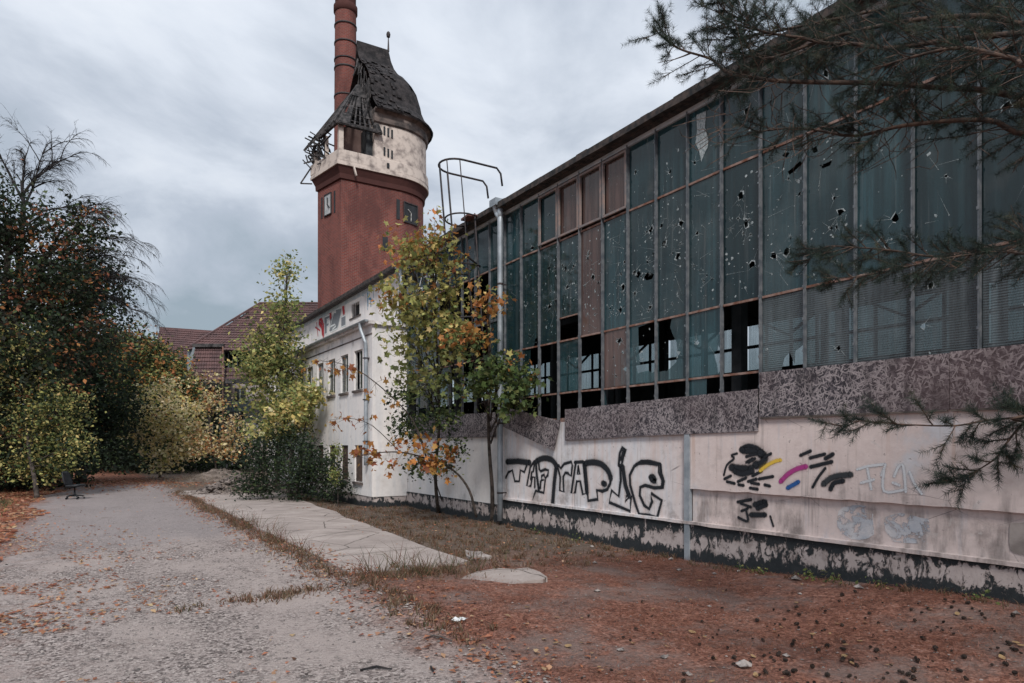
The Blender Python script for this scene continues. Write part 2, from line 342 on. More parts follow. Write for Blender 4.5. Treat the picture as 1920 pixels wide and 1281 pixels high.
@mat('ground')
def _(n):
    p = n.pos(); x, y, z = n.sep(p)
    w1 = n.math('SUBTRACT', n.noise(p, .55, 5, .6), .5); w2 = n.math('SUBTRACT', n.noise(p, 3.0, 5, .65), .5)
    warp = n.math('ADD', n.math('MULTIPLY', w1, 1.6), n.math('MULTIPLY', w2, .9))
    xx = n.math('ADD', x, warp)
    fine = n.noise(p, 38, 5, .7); mid = n.noise(p, 9, 5, .65); vor = n.voro(p, 42, 1); vr = n.sep(vor)[0]
    vor2 = n.sep(n.voro(p, 16, 1))[0]
    grav = n.ramp(n.math('ADD', n.math('MULTIPLY', vr, .55), n.math('MULTIPLY', fine, .5)),
                  [(.25, (.052, .042, .040)), (.42, (.185, .155, .148)), (.62, (.355, .305, .29)), (.95, (.59, .525, .50))])
    dust = n.mix(fine, (.285, .24, .228), (.475, .41, .388))
    grav = n.mix(n.sm(n.math('ADD', n.math('MULTIPLY', n.noise(n.mapping(p, scale=(1.3, .7, 1)), .55, 7, .7), .8), n.math('MULTIPLY', mid, .2)), .44, .58), grav, dust)
    asph = n.mix(fine, (.195, .172, .174), (.345, .31, .31))
    road = n.mix(n.math('MULTIPLY', n.sm(n.math('ADD', y, n.math('MULTIPLY', w1, 6)), 12.5, 16), .8), grav, asph)
    brownp = n.sm(n.noise(p, 1.1, 6, .7), .55, .72)
    road = n.mix(n.math('MULTIPLY', brownp, .6), road, n.mix(fine, (.09, .068, .06), (.25, .20, .185)))
    road = n.mix(n.math('MULTIPLY', n.math('SUBTRACT', 1, n.sm(n.voro(p, 30, 0), .10, .22)), n.sm(n.noise(p, 1.7, 5, .7), .45, .6)), road, (.07, .062, .062))
    litter = n.ramp(n.math('ADD', n.math('MULTIPLY', vr, .35), n.math('MULTIPLY', mid, .65)),
                    [(.25, (.065, .034, .028)), (.45, (.185, .085, .063)), (.6, (.29, .14, .103)), (.85, (.42, .265, .22))])
    litter = n.mix(n.math('MULTIPLY', n.sm(n.noise(p, .9, 7, .7), .46, .62), .75), litter, n.mix(fine, (.10, .07, .062), (.29, .235, .22)))
    litter = n.mix(n.math('MULTIPLY', n.sm(n.noise(p, 2.7, 6, .7), .55, .68), .55), litter, (.05, .03, .026))
    dry = n.ramp(n.math('ADD', n.math('MULTIPLY', mid, .6), n.math('MULTIPLY', fine, .4)),
                 [(.3, (.055, .043, .036)), (.5, (.14, .108, .088)), (.7, (.26, .205, .175))])
    leafy = n.ramp(n.math('ADD', n.math('MULTIPLY', vor2, .6), n.math('MULTIPLY', mid, .4)),
                   [(.2, (.06, .03, .022)), (.5, (.22, .095, .06)), (.8, (.36, .175, .12))])
    right = n.mix(n.sm(n.math('ADD', y, n.math('MULTIPLY', w1, 5)), 7.6, 10.2), litter, dry)
    edge = n.sm(xx, 2.35, 3.25)
    # dry verge widening in front of the concrete path
    left = n.mix(n.sm(xx, -1.9, -.9), leafy, road)
    lf = n.math('MULTIPLY', n.math('SUBTRACT', 1, n.sm(xx, -2.2, .4)), n.sm(n.noise(p, 4, 5, .7), .48, .62))
    left = n.mix(n.math('MULTIPLY', lf, .5), left, leafy)
    farl = n.sm(n.math('ADD', y, n.math('MULTIPLY', w1, 8)), 33, 39)
    left = n.mix(farl, left, leafy)
    c = n.mix(edge, left, right)
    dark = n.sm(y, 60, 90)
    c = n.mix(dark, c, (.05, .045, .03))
    h = n.math('ADD', n.math('MULTIPLY', vr, .6), n.math('ADD', fine, n.math('MULTIPLY', mid, 1.2)))
    n.out(n.bsdf(c, .95, n.bump(h, .9, .03), spec=.12))
@mat('path_concrete')
def _(n):
    p = n.pos(); x, y, z = n.sep(p)
    c = n.mix(n.sm(n.noise(p, 1.0, 7, .65), .35, .7), (.285, .245, .23), (.39, .34, .32))
    st = n.noise(n.comb(n.math('MULTIPLY', x, .5), n.math('MULTIPLY', y, 2.0), 0), 1.2, 5, .6)
    c = n.mix(n.math('MULTIPLY', n.sm(st, .54, .70), .6), c, (.19, .165, .155))
    c = n.mix(n.math('MULTIPLY', n.sm(n.noise(p, .7, 6, .7), .52, .66), .5), c, (.26, .225, .205))
    c = n.mix(n.math('MULTIPLY', n.sm(n.noise(p, 30, 4), .62, .7), .4), c, (.13, .11, .10))
    ck = n.math('SUBTRACT', 1, n.sm(n.voro(n.mix(.12, p, n.comb(n.noise(p, 2, 4), n.noise(p, 2.3, 4), 0)), .75, 0, 'DISTANCE_TO_EDGE'), 0, .012))
    c = n.mix(n.math('MULTIPLY', ck, .85), c, (.05, .043, .036))
    c = n.mix(n.math('MULTIPLY', n.sm(n.noise(p, 5, 7, .72), .56, .68), .45), c, (.21, .175, .16))
    hh = n.math('SUBTRACT', n.noise(p, 22, 6, .7), ck)
    n.out(n.bsdf(c, .92, n.bump(hh, .6, .02), spec=.15))

# ---------------------------------------------------------------- mesh helpers
class MB:
    def __init__(s): s.v = []; s.f = []; s.uv = []; s.c = []
    def add(s, vs, fs, uvs=None):
        b = len(s.v); s.v += [tuple(v) for v in vs]; s.f += [tuple(i+b for i in f) for f in fs]
        if uvs: s.uv += uvs
        return s
    def box(s, x0, x1, y0, y1, z0, z1):
        return s.add([(x0,y0,z0),(x1,y0,z0),(x1,y1,z0),(x0,y1,z0),(x0,y0,z1),(x1,y0,z1),(x1,y1,z1),(x0,y1,z1)],
                     [(0,3,2,1),(4,5,6,7),(0,1,5,4),(1,2,6,5),(2,3,7,6),(3,0,4,7)])
    def beam(s, a, b, w, h=None, up=(0,0,1)):
        a = Vector(a); b = Vector(b); h = h or w; d = (b-a).normalized()
        u = Vector(up)
        if abs(d.dot(u)) > .95: u = Vector((1, 0, 0))
        r = d.cross(u).normalized(); u = r.cross(d).normalized()
        vs = [p+r*i*w/2+u*j*h/2 for p in (a, b) for i, j in ((-1,-1),(1,-1),(1,1),(-1,1))]
        return s.add(vs, [(0,1,2,3),(7,6,5,4),(0,4,5,1),(1,5,6,2),(2,6,7,3),(3,7,4,0)])
    def tube(s, pts, rad, k=6, cap=True):
        pts = [Vector(p) for p in pts]; N = len(pts)
        if not hasattr(rad, '__len__'): rad = [rad]*N
        b = len(s.v); ref = None
        for i, p in enumerate(pts):
            d = (pts[min(i+1, N-1)]-pts[max(i-1, 0)])
            d = d.normalized() if d.length > 1e-9 else Vector((0, 0, 1))
            if ref is None:
                ref = Vector((0, 0, 1)) if abs(d.z) < .9 else Vector((1, 0, 0))
            r = d.cross(ref)
            r = r.normalized() if r.length > 1e-6 else Vector((1, 0, 0))
            u = r.cross(d).normalized(); ref = u
            for j in range(k):
                a = 2*math.pi*j/k; s.v.append(tuple(p+(r*math.cos(a)+u*math.sin(a))*rad[i]))
        for i in range(N-1):
            for j in range(k):
                s.f.append((b+i*k+j, b+i*k+(j+1) % k, b+(i+1)*k+(j+1) % k, b+(i+1)*k+j))
        if cap: s.f.append(tuple(b+j for j in reversed(range(k)))); s.f.append(tuple(b+(N-1)*k+j for j in range(k)))
        return s
    def lathe(s, c, prof, k=24, a0=0, a1=2*math.pi):
        b = len(s.v); full = abs(a1-a0-2*math.pi) < 1e-6; m = k if full else k+1
        for r, z in prof:
            for j in range(m):
                a = a0+(a1-a0)*j/k; s.v.append((c[0]+r*math.cos(a), c[1]+r*math.sin(a), c[2]+z))
        for i in range(len(prof)-1):
            for j in range(k):
                j2 = (j+1) % m
                s.f.append((b+i*m+j, b+i*m+j2, b+(i+1)*m+j2, b+(i+1)*m+j))
        return s
    def prism(s, poly, thick):           # poly: list of 3D points, thick: vector
        N = len(poly); t = Vector(thick); p = [Vector(q) for q in poly]
        vs = p+[q+t for q in p]
        return s.add(vs, [tuple(range(N)), tuple(range(2*N-1, N-1, -1))]+[(i, i+N, (i+1) % N+N, (i+1) % N) for i in range(N)])
    def rock(s, c, r, rng, flat=.7):
        vs = []
        for a, b, cc in ((1,0,0),(-1,0,0),(0,1,0),(0,-1,0),(0,0,1),(0,0,-1),(.7,.7,.3),(-.7,.7,-.2),(.7,-.7,.25),(-.7,-.7,.3)):
            k = r*rng.uniform(.7, 1.15); vs.append((c[0]+a*k, c[1]+b*k, c[2]+cc*k*flat))
        fs = [(4,6,0),(4,2,6),(4,7,2),(4,1,7),(4,9,1),(4,3,9),(4,8,3),(4,0,8),(5,0,6),(5,6,2),(5,2,7),(5,7,1),(5,1,9),(5,9,3),(5,3,8),(5,8,0)]
        return s.add(vs, fs)
    def build(s, name, m, parent=None, smooth=False, kind=None):
        me = bpy.data.meshes.new(name); me.from_pydata(s.v, [], s.f)
        if s.uv:
            l = me.uv_layers.new(name='UVMap'); l.data.foreach_set('uv', [k for q in s.uv for k in q])
        if s.c:
            at = me.attributes.new('col', 'FLOAT_COLOR', 'POINT'); at.data.foreach_set('color', [k for q in s.c for k in (*q, 1)])
        me.materials.append(MATS[m] if isinstance(m, str) else m)
        if smooth: me.polygons.foreach_set('use_smooth', [True]*len(me.polygons))
        o = bpy.data.objects.new(name, me); col.objects.link(o)
        if parent: o.parent = parent; o.matrix_parent_inverse = parent.matrix_basis.inverted()
        if kind: o['kind'] = kind
        return o
def thing(name, label, cat, loc=(0, 0, 0), group=None):
    o = bpy.data.objects.new(name, None); col.objects.link(o); o.location = loc
    o.empty_display_size = .1; return tag(o, label, cat, group)
def tag(o, label, cat, group=None, kind=None):
    o['label'] = label; o['category'] = cat
    if group: o['group'] = group
    if kind: o['kind'] = kind
    return o
def struct(o): o['kind'] = 'structure'; return o
def dup(src, parent=None, loc=None):
    c = src.copy(); col.objects.link(c)
    if parent: c.parent = parent; c.matrix_parent_inverse = parent.matrix_basis.inverted()
    if loc is not None: c.location = loc
    return c
def smooth_line(pts, k=5):
    P = [Vector(p) for p in pts]
    if len(P) < 3: return P
    out = []
    for i in range(len(P)-1):
        p0 = P[max(i-1, 0)]; p1 = P[i]; p2 = P[i+1]; p3 = P[min(i+2, len(P)-1)]
        for j in range(k):
            t = j/k
            out.append(.5*((2*p1)+(p2-p0)*t+(2*p0-5*p1+4*p2-p3)*t*t+(3*p1-p0-3*p2+p3)*t**3))
    out.append(P[-1]); return out
# ================================================================ GROUND
from mathutils import noise as mn
rng = random.Random(7); nrg = np.random.default_rng(7)
def sstep(v, a, b):
    t = max(0, min(1, (v-a)/(b-a))); return t*t*(3-2*t)
def gh(x, y):
    h = .035*mn.noise(Vector((x*.5, y*.5, 1)))+.012*mn.noise(Vector((x*1.9, y*1.9, 4)))
    h += .20*sstep(x, 5.2, 8)*(1-sstep(y, 3.2, 7.5))
    h += .05*sstep(x, 2.3, 3.1)*(1-sstep(x, 5.5, 7))*sstep(y, 5, 7)*(1-sstep(y, 30, 34))
    h += .25*sstep(-x, 2.5, 7)*sstep(y, 8, 14)
    return h*(1-sstep(y, 60, 90))
def axis(lo, hi, a, b, st):
    m = list(np.arange(a, b+1e-6, st)); L = []; v = a; s_ = st
    while v > lo: s_ *= 1.5; v -= s_; L.append(v)
    H = []; v = m[-1]; s_ = st
    while v < hi: s_ *= 1.5; v += s_; H.append(v)
    return L[::-1]+[float(q) for q in m]+H
GX = axis(-700, 700, -9, 9, .2); GY = axis(-300, 1200, -3, 36, .2)
g = MB(); nx = len(GX)
g.v = [(x, y, gh(x, y)) for y in GY for x in GX]
g.f = [(j*nx+i, j*nx+i+1, (j+1)*nx+i+1, (j+1)*nx+i) for j in range(len(GY)-1) for i in range(nx-1)]
ground = struct(g.build('ground', 'ground', smooth=True))
r_ = MB(); idx = {}
def gid(i, j):
    if (i, j) not in idx:
        idx[(i, j)] = len(r_.v); x, y = GX[i], GY[j]; r_.v.append((x, y, gh(x, y)+.008))
    return idx[(i, j)]
for j in range(len(GY)-1):
    for i in range(nx-1):
        x, y = GX[i]+.1, GY[j]+.1
        if -2.9 < y < 34 and -1.0+.3*mn.noise(Vector((0, y*.4, 2))) < x < 2.5+.25*mn.noise(Vector((5, y*.5, 2))):
            r_.f.append((gid(i, j), gid(i+1, j), gid(i+1, j+1), gid(i, j+1)))
struct(r_.build('gravel_road', 'ground', smooth=True))
# concrete path of cast slabs
path = bpy.data.objects.new('concrete_path', None); col.objects.link(path); struct(path)
def xl(y): return 3.02+.10*mn.noise(Vector((y*.7, 0, 0)))
def xr(y): return 4.75+.075*(y-8.9)+.10*mn.noise(Vector((y*.6, 9, 0)))
ys = [8.95, 12.6, 16.6, 20.6, 24.6, 28.4]
for a, b in zip(ys, ys[1:]):
    K = 14; a2 = a+.03
    L = [(xl(a2+(b-a2)*i/K), a2+(b-a2)*i/K) for i in range(K+1)]; Rr = [(xr(a2+(b-a2)*i/K), a2+(b-a2)*i/K) for i in range(K+1)]
    if a == ys[0]:
        fr = [(L[0][0]+(Rr[0][0]-L[0][0])*t, 8.95+.12*mn.noise(Vector((t*6, 3, 0)))-.35*(t > .05)*(1-t)*t) for t in (.15, .3, .45, .6, .75, .88)]
    else: fr = []
    poly = L[::-1]+fr+Rr
    zt = .085+rng.uniform(-.006, .006)
    m = MB().prism([(x, y, zt) for x, y in poly][::1], (0, 0, -.3))
    m.build('slab', 'path_concrete', path)

# ================================================================ GLASS HALL
HX = 8.0
hall = thing('factory_hall', 'long derelict factory hall with a tall grid of shattered dark glass panes', 'building', (HX, 5, 0))
PITCH = .6885
MY = [13.15-PITCH*k for k in range(31)]            # mullion positions
ZR = [2.83, 3.87, 5.88, 7.0]
# --- masonry below the glass
def ragged(y0, y1, z, amp, k, seed):
    return [(y0+(y1-y0)*i/k, z+amp*mn.noise(Vector((seed, i*.61, 2)))+amp*.5*mn.noise(Vector((seed, i*1.7, 5)))) for i in range(k+1)]
def wall_poly(name, pts, x0, x1, m):               # pts in (y, z)
    return MB().prism([(x0, y, z) for y, z in pts], (x1-x0, 0, 0)).build(name, m, hall)
wall_poly('plinth', [(-9, -.6), (-9, .565), (13.35, .565), (13.35, -.6)], 7.95, 8.3, 'tar_plinth')
wall_poly('plinth', [(13.353, -.6), (13.353, .44), (19.6, .44), (19.6, -.6)], 7.953, 8.3, 'tar_plinth')
lg = ragged(-9, 13.3, .575, .012, 90, 3)
wall_poly('ledge', lg+[(13.3, .62), (-9, .62)], 7.915, 8.1, 'plaster')
wall_poly('wall_panel', [(-9, .61), (-9, 1.16), (7.55, 1.16), (7.55, .61)], 8.004, 8.25, 'plaster')
lip = ragged(-9, 7.545, 1.125, .018, 120, 9)
wall_poly('wall_panel', lip+[(7.545, 2.26), (-9, 2.26)], 7.945, 8.2, 'plaster')
wall_poly('wall_panel', [(7.66, .6), (7.66, 2.26), (13.3, 2.26), (13.3, .6)], 7.972, 8.22, 'plaster')
wall_poly('wall_panel', [(13.303, .43), (13.303, 2.3), (19.3, 2.3), (19.3, .43)], 7.985, 8.22, 'white_render')
MB().box(7.925, 7.99, 7.552, 7.655, -.1, 2.05).build('joint_strip', 'zinc', hall)
MB().box(8.02, 8.25, -9, 19.3, 2.26, 2.34).build('sill_beam', 'rusty_metal', hall)
def patch_disc(cy, cz, ry, rz, x, m, name='plaster_patch', seed=1, k=26):
    pts = []
    for i in range(k):
        a = 2*math.pi*i/k; q = 1+.22*mn.noise(Vector((math.cos(a)*1.6, math.sin(a)*1.6, seed)))+.1*mn.noise(Vector((math.cos(a)*5, math.sin(a)*5, seed)))
        ca, sa = math.cos(a), math.sin(a)
        pts.append((cy+ry*q*math.copysign(abs(ca)**.7, ca), cz+rz*q*math.copysign(abs(sa)**.7, sa)))
    wall_poly(name, pts, x-.004, x+.01, m)
def wy(px, py, x=8.0): q = on_x(px, py, x); return q.y, q.z
for (px, py, rp, rq, sd_) in ((1700, 990, 45, 22, 3), (1605, 980, 36, 28, 5)):
    y, z = wy(px, py); y2, z2 = wy(px+rp, py-rq)
    patch_disc(y, z, abs(y-y2), abs(z-z2), 8.004, 'blue_patch', seed=sd_)
y, z = wy(1925, 1010); patch_disc(y, z, .16, .17, 8.0, 'concrete', seed=8)
# --- steel frame
roof_top = 7.14
mm = MB().box(-.035, .02, -.009, .009, 2.3, 7.02); mm.box(-.05, -.035, -.006, .006, 2.3, 7.02)
for z in np.arange(2.6, 7, .42): mm.box(-.057, -.05, -.013, .013, float(z), float(z)+.035)
m0 = mm.build('mullion', 'mullion_metal', hall)
allm = MY+[13.15+PITCH*k for k in range(1, 9)]
for i, y in enumerate(allm):
    o = m0 if i == 0 else dup(m0, hall)
    o.parent = hall; o.matrix_parent_inverse = Matrix.Identity(4); o.location = (HX-8.0, y-5, 0)
    o.rotation_euler = (R(rng.uniform(-.12, .12)), 0, 0)
tr0 = MB().box(-.012, .03, -PITCH/2+.017, PITCH/2-.017, -.016, .016).build('transom', 'rusty_metal', hall)
tr0.matrix_parent_inverse = Matrix.Identity(4)
first = True
for z in (2.83, 3.87, 5.88):
    for i, y in enumerate(allm[:-1] if z != 2.83 else MY[:22]):
        yc = y-PITCH/2 if i < 31 else y+PITCH/2 - PITCH
        if z == 2.83 and y < 6.3: continue
        o = tr0 if first else dup(tr0, hall); first = False
        o.matrix_parent_inverse = Matrix.Identity(4)
        o.location = (0, yc-5, z+rng.uniform(-.006, .006)); o.rotation_euler = (R(rng.uniform(-.7, .7)), 0, 0)
# head beam, roof edge, roof slab
MB().box(7.965, 8.15, -9, 19.45, 6.985, 7.06).build('head_rail', 'flashing', hall)
rf = MB()
ed = ragged(-9, 34, 7.075, .02, 130, 4)
rf.prism([(7.72, y, z) for y, z in ed]+[(7.72, 34, 7.19), (7.72, -9, 7.19)], (.12, 0, 0))
rf.build('roof_edge', 'roof_felt', hall)
MB().box(7.842, 16.3, -9, 34, 7.062, 7.17).build('roof', 'roof_felt', hall)
rim = MB()
for i in range(70):
    y = rng.uniform(-2, 33); l = rng.uniform(.1, .5); rim.box(7.735, 7.82, y, y+l, 7.185, 7.185+rng.uniform(.008, .03))
rim.build('roof_debris', 'bark', hall, kind='stuff')
# --- interior
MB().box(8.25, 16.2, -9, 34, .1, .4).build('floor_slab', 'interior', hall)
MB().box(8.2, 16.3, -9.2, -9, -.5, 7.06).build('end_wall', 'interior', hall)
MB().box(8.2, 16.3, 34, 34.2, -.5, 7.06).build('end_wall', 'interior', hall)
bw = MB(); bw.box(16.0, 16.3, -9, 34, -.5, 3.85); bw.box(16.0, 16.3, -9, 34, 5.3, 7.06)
bw.build('rear_wall', 'interior', hall)
rear0 = None
for i in range(14):
    y = -8.5+3.1*i
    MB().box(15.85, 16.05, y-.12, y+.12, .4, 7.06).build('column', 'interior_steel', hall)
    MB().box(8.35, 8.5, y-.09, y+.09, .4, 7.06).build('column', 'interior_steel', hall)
    t = MB()
    t.beam((8.3, y, 6.0), (16, y, 6.0), .1, .12); t.beam((8.3, y, 6.95), (16, y, 6.95), .1, .12)
    for k in range(8):
        xa = 8.4+k*.95; t.beam((xa, y, 6.0), (xa+.475, y, 6.95), .06); t.beam((xa+.475, y, 6.95), (xa+.95, y, 6.0), .06)
    t.build('roof_truss', 'interior_steel', hall)
    if i < 13:
        fr = MB()
        for k in range(1, 4): fr.box(16.05, 16.11, y+3.1*k/4-.035, y+3.1*k/4+.035, 3.85, 5.3)
        for z in (3.9, 4.6, 5.25): fr.box(16.04, 16.12, y+.12, y+2.98, z-.04, z+.04)
        fr.beam((15.9, y+.2, 5.5), (15.9, y+1.5, 4.75), .06); fr.beam((15.9, y+1.5, 4.75), (15.9, y+2.9, 5.5), .06)
        fr.build('rear_window_frame', 'interior_steel', hall)
        MB().box(16.13, 16.14, y+.12, y+2.98, 3.85, 5.3).build('rear_pane', 'glass_far', hall)
for i in range(6):
    y = 1.5+i*2.3
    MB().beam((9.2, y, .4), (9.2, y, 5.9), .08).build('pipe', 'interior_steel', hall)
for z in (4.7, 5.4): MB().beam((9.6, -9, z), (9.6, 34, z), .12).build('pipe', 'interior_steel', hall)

# --- panes
def in_poly(p, poly):
    x, y = p; c = False; j = len(poly)-1
    for i in range(len(poly)):
        if (poly[i][1] > y) != (poly[j][1] > y) and x < (poly[j][0]-poly[i][0])*(y-poly[i][1])/(poly[j][1]-poly[i][1])+poly[i][0]: c = not c
        j = i
    return c
def pane(y0, y1, z0, z1, m, holes=(), voids=(), tilt=0, chips=0, rg=rng):
    """glass sheet with real holes; y0<y1"""
    xg = HX+.006
    V = [(y0, z0), (y1, z0), (y1, z1), (y0, z1)]; E = [(0, 1), (1, 2), (2, 3), (3, 0)]; cut = []; rings = []
    for (cy, cz, r) in holes:
        k = rg.randint(6, 9); a0 = rg.random()*6
        poly = []; 
        for i in range(k):
            q = r*rg.uniform(.45, 1.3); a = a0+2*math.pi*i/k
            poly.append((min(max(cy+q*math.cos(a), y0+.004), y1-.004), min(max(cz+q*1.1*math.sin(a), z0+.004), z1-.004)))
        cut.append(poly); rings.append((poly, cy, cz, r))
    for poly in voids: cut.append([(min(max(a, y0-.05), y1+.05), min(max(b, z0-.05), z1+.05)) for a, b in poly])
    for poly in cut:
        b = len(V); V += poly; E += [(b+i, b+(i+1) % len(poly)) for i in range(len(poly))]
    res = delaunay_2d_cdt([Vector(v) for v in V], E, [], 0, 1e-5)
    vs, fs = res[0], res[2]; mb = MB(); keep = []
    for f in fs:
        cx = sum(vs[i].x for i in f)/3; cz = sum(vs[i].y for i in f)/3
        if not (y0 < cx < y1 and z0 < cz < z1): continue
        if any(in_poly((cx, cz), p) for p in cut): continue
        keep.append(f)
    if not keep: return None
    ca = math.tan(tilt)
    mb.v = [(xg+(v.y-z0)*ca, v.x, v.y) for v in vs]; mb.f = keep
    used = sorted({i for f in keep for i in f}); rm = {i: k for k, i in enumerate(used)}
    mb.v = [mb.v[i] for i in used]; mb.f = [tuple(rm[i] for i in f) for f in keep]
    o = mb.build('pane', m, hall)
    sh = MB()
    for poly, cy, cz, r in rings:
        k = len(poly); base = len(sh.v)
        out = [(cy+(a-cy)*rg.uniform(1.05, 1.6), cz+(b-cz)*rg.uniform(1.05, 1.6)) for a, b in poly]
        for a, b in poly+out: sh.v.append((xg-.0035+(b-z0)*ca, min(max(a, y0), y1), min(max(b, z0), z1)))
        for i in range(k):
            if rg.random() < .6: sh.f.append((base+i, base+(i+1) % k, base+k+(i+1) % k, base+k+i))
        for _ in range(rg.randint(2, 5)):
            a = rg.random()*6.28; l0 = r*1.2; l1 = r*rg.uniform(2.5, 6)
            p = (cy+math.cos(a)*l0, cz+math.sin(a)*l0); q = (cy+math.cos(a+.1)*l1, cz+math.sin(a+.1)*l1)
            if y0 < q[0] < y1 and z0 < q[1] < z1: sliver(sh, p, q, .0022, xg-.0035, z0, ca)
    for _ in range(chips):
        cy = rg.uniform(y0+.04, y1-.04); cz = rg.uniform(z0+.05, z1-.05); r = rg.choice((.006, .009, .013, .02))*rg.uniform(.7, 1.2)
        b = len(sh.v); k = 6
        for i in range(k):
            q = r*rg.uniform(.4, 1.4); a = 6.283*i/k; sh.v.append((xg-.0035+(cz-z0)*ca, cy+q*math.cos(a), cz+q*math.sin(a)))
        sh.f.append(tuple(range(b, b+k)))
        if rg.random() < .35:
            a = rg.uniform(0, 6.28); l = rg.uniform(.1, .5); q = (cy+math.cos(a)*l, cz+math.sin(a)*l)
            if y0 < q[0] < y1 and z0 < q[1] < z1: sliver(sh, (cy, cz), q, .0018, xg-.0035, z0, ca)
    if sh.f:
        sh.build('crack', 'shatter', o, kind='stuff')
    return o
def sliver(sh, p, q, wd, x, z0, ca):
    d = Vector((q[0]-p[0], q[1]-p[1])); nn = Vector((-d.y, d.x)).normalized()*wd
    b = len(sh.v)
    for a in ((p[0]+nn.x, p[1]+nn.y), (p[0]-nn.x, p[1]-nn.y), (q[0], q[1])): sh.v.append((x+(a[1]-z0)*ca, a[0], a[1]))
    sh.f.append((b, b+1, b+2))
def rholes(y0, y1, z0, z1, k, rg, rmax=.05):
    return [(rg.uniform(y0+.07, y1-.07), rg.uniform(z0+.08, z1-.08), rg.choice((.012, .018, .022, .03, rmax))) for _ in range(k)]
def zv(pts, ox, oy, s_): return [wy(ox+a/s_, oy+b/s_) for a, b in pts]
z7 = lambda pts: zv(pts, 1160, 560, 6.404)
voidC = {6: [z7([(232,345),(490,250),(490,850),(400,890),(350,865),(250,890),(225,900),(205,800),(255,790),(240,660)])],
         7: [z7([(480,250),(640,215),(615,340),(640,420),(690,520),(700,600),(690,760),(600,850),(570,870),(525,870),(480,880)])],
         8: [z7([(1190,560),(1215,600),(1215,870),(1190,900),(1180,800),(1150,700),(1145,640),(1185,620)])],
         10: [[wy(1463,702), wy(1470,672), wy(1480,660), wy(1490,684), wy(1491,658), wy(1508,645), wy(1514,640), wy(1514,702)]]}
prg = random.Random(21)
nB = [2, 4, 8, 9, 11, 12, 13, 12, 8, 10, 8, 6, 3, 2, 1]
for k in range(30):
    y1, y0 = MY[k]-.017, MY[k+1]+.017
    # row A
    if 2 <= k <= 5:
        m = 'glass_teal' if k == 2 else 'glass_brown'
        zb, zt = 5.93, 6.95
        f = MB(); 
        for (a, b, c, d) in ((y0, y0+.035, zb, zt), (y1-.035, y1, zb, zt), (y0+.035, y1-.035, zb, zb+.04), (y0+.035, y1-.035, zt-.04, zt)):
            f.box(7.94, 7.985, a, b, c, d)
        f.build('vent_frame', 'vent_frame', hall)
        pane(y0+.036, y1-.036, zb+.041, zt-.041, m, rholes(y0+.04, y1-.04, zb, zt, 1 if k == 2 else 0, prg), chips=3, rg=prg)
    else:
        m = 'glass_teal'
        pane(y0, y1, 5.9, 6.985, m, rholes(y0, y1, 5.9, 6.98, prg.choice((0, 1, 1, 2)) if k < 12 else 0, prg), chips=6 if k < 12 else 2, rg=prg)
    # row B
    nh = nB[k] if k < len(nB) else prg.choice((0, 0, 1, 2))
    zb = 4.34 if k == 3 else 3.887
    m = 'glass_brown' if k in (4,) else 'glass_teal'
    vv = []
    if k == 1: vv = [[wy(1000, 656), wy(1003, 636), wy(1012, 628), wy(1016, 660)]]
    if k == 6: vv = [[wy(1190, 516), wy(1197, 508), wy(1201, 513), wy(1196, 522)], [wy(1206, 520), wy(1213, 511), wy(1226, 514), wy(1222, 523), wy(1212, 526)]]
    if k == 10: vv = [[wy(1466, 292), wy(1473, 284), wy(1480, 287), wy(1474, 296)], [wy(1476, 322), wy(1488, 313), wy(1500, 301), wy(1504, 307), wy(1490, 320), wy(1480, 328)]]
    if k == 11: vv = [[wy(1521, 280), wy(1530, 273), wy(1533, 284), wy(1526, 287)], [wy(1536, 310), wy(1548, 306), wy(1560, 300), wy(1556, 310), wy(1542, 316)]]
    pane(y0, y1, zb, 5.863, m, rholes(y0, y1, zb+.1, 5.5, nh, prg), vv, chips=nh*4+4, rg=prg)
    if k == 3: MB().box(7.99, 8.03, y0, y1, 4.315, 4.338).build('transom', 'rusty_metal', hall)
    # row C
    if k in (2, 4, 9): pass
    elif k == 1: pane(y0+.35, y1, 2.85, 3.853, 'glass_teal', (), chips=3, rg=prg)
    elif k >= 10: pane(y0, y1, 2.35, 3.853, 'glass_ribbed', rholes(y0, y1, 2.9, 3.8, prg.choice((0, 1, 1, 2)), prg, .035), voidC.get(k, ()), chips=2, rg=prg)
    elif k in (6, 7, 8, 5, 3, 0): pane(y0, y1, 2.85, 3.853, 'glass_brown' if k == 5 else 'glass_teal', rholes(y0, y1, 2.9, 3.8, {5: 7}.get(k, 1), prg), voidC.get(k, ()), chips=5, rg=prg)
    # row D
    if k == 8: pane(y0+.3, y1, 2.36, 2.812, 'glass_teal', (), chips=2, rg=prg)
pane(*(MY[6]+.017, MY[5]-.017), 2.36, 2.812, 'glass_teal', (), [[(MY[6], 2.3), (MY[5]-.14, 2.3), (MY[5]-.03, 2.80), (MY[6], 2.83)], [(MY[5]-.06, 2.3), (MY[5]+.05, 2.3), (MY[5]+.05, 2.7)]], rg=prg)
dr_ = MB().prism([(7.9985, *wy(a, b)) for a, b in ((1306, 216), (1324, 208), (1322, 240), (1328, 262), (1327, 276), (1320, 290), (1315, 303), (1311, 284), (1304, 268), (1307, 245))], (.004, 0, 0)).build('paint_smear', 'shatter', hall)
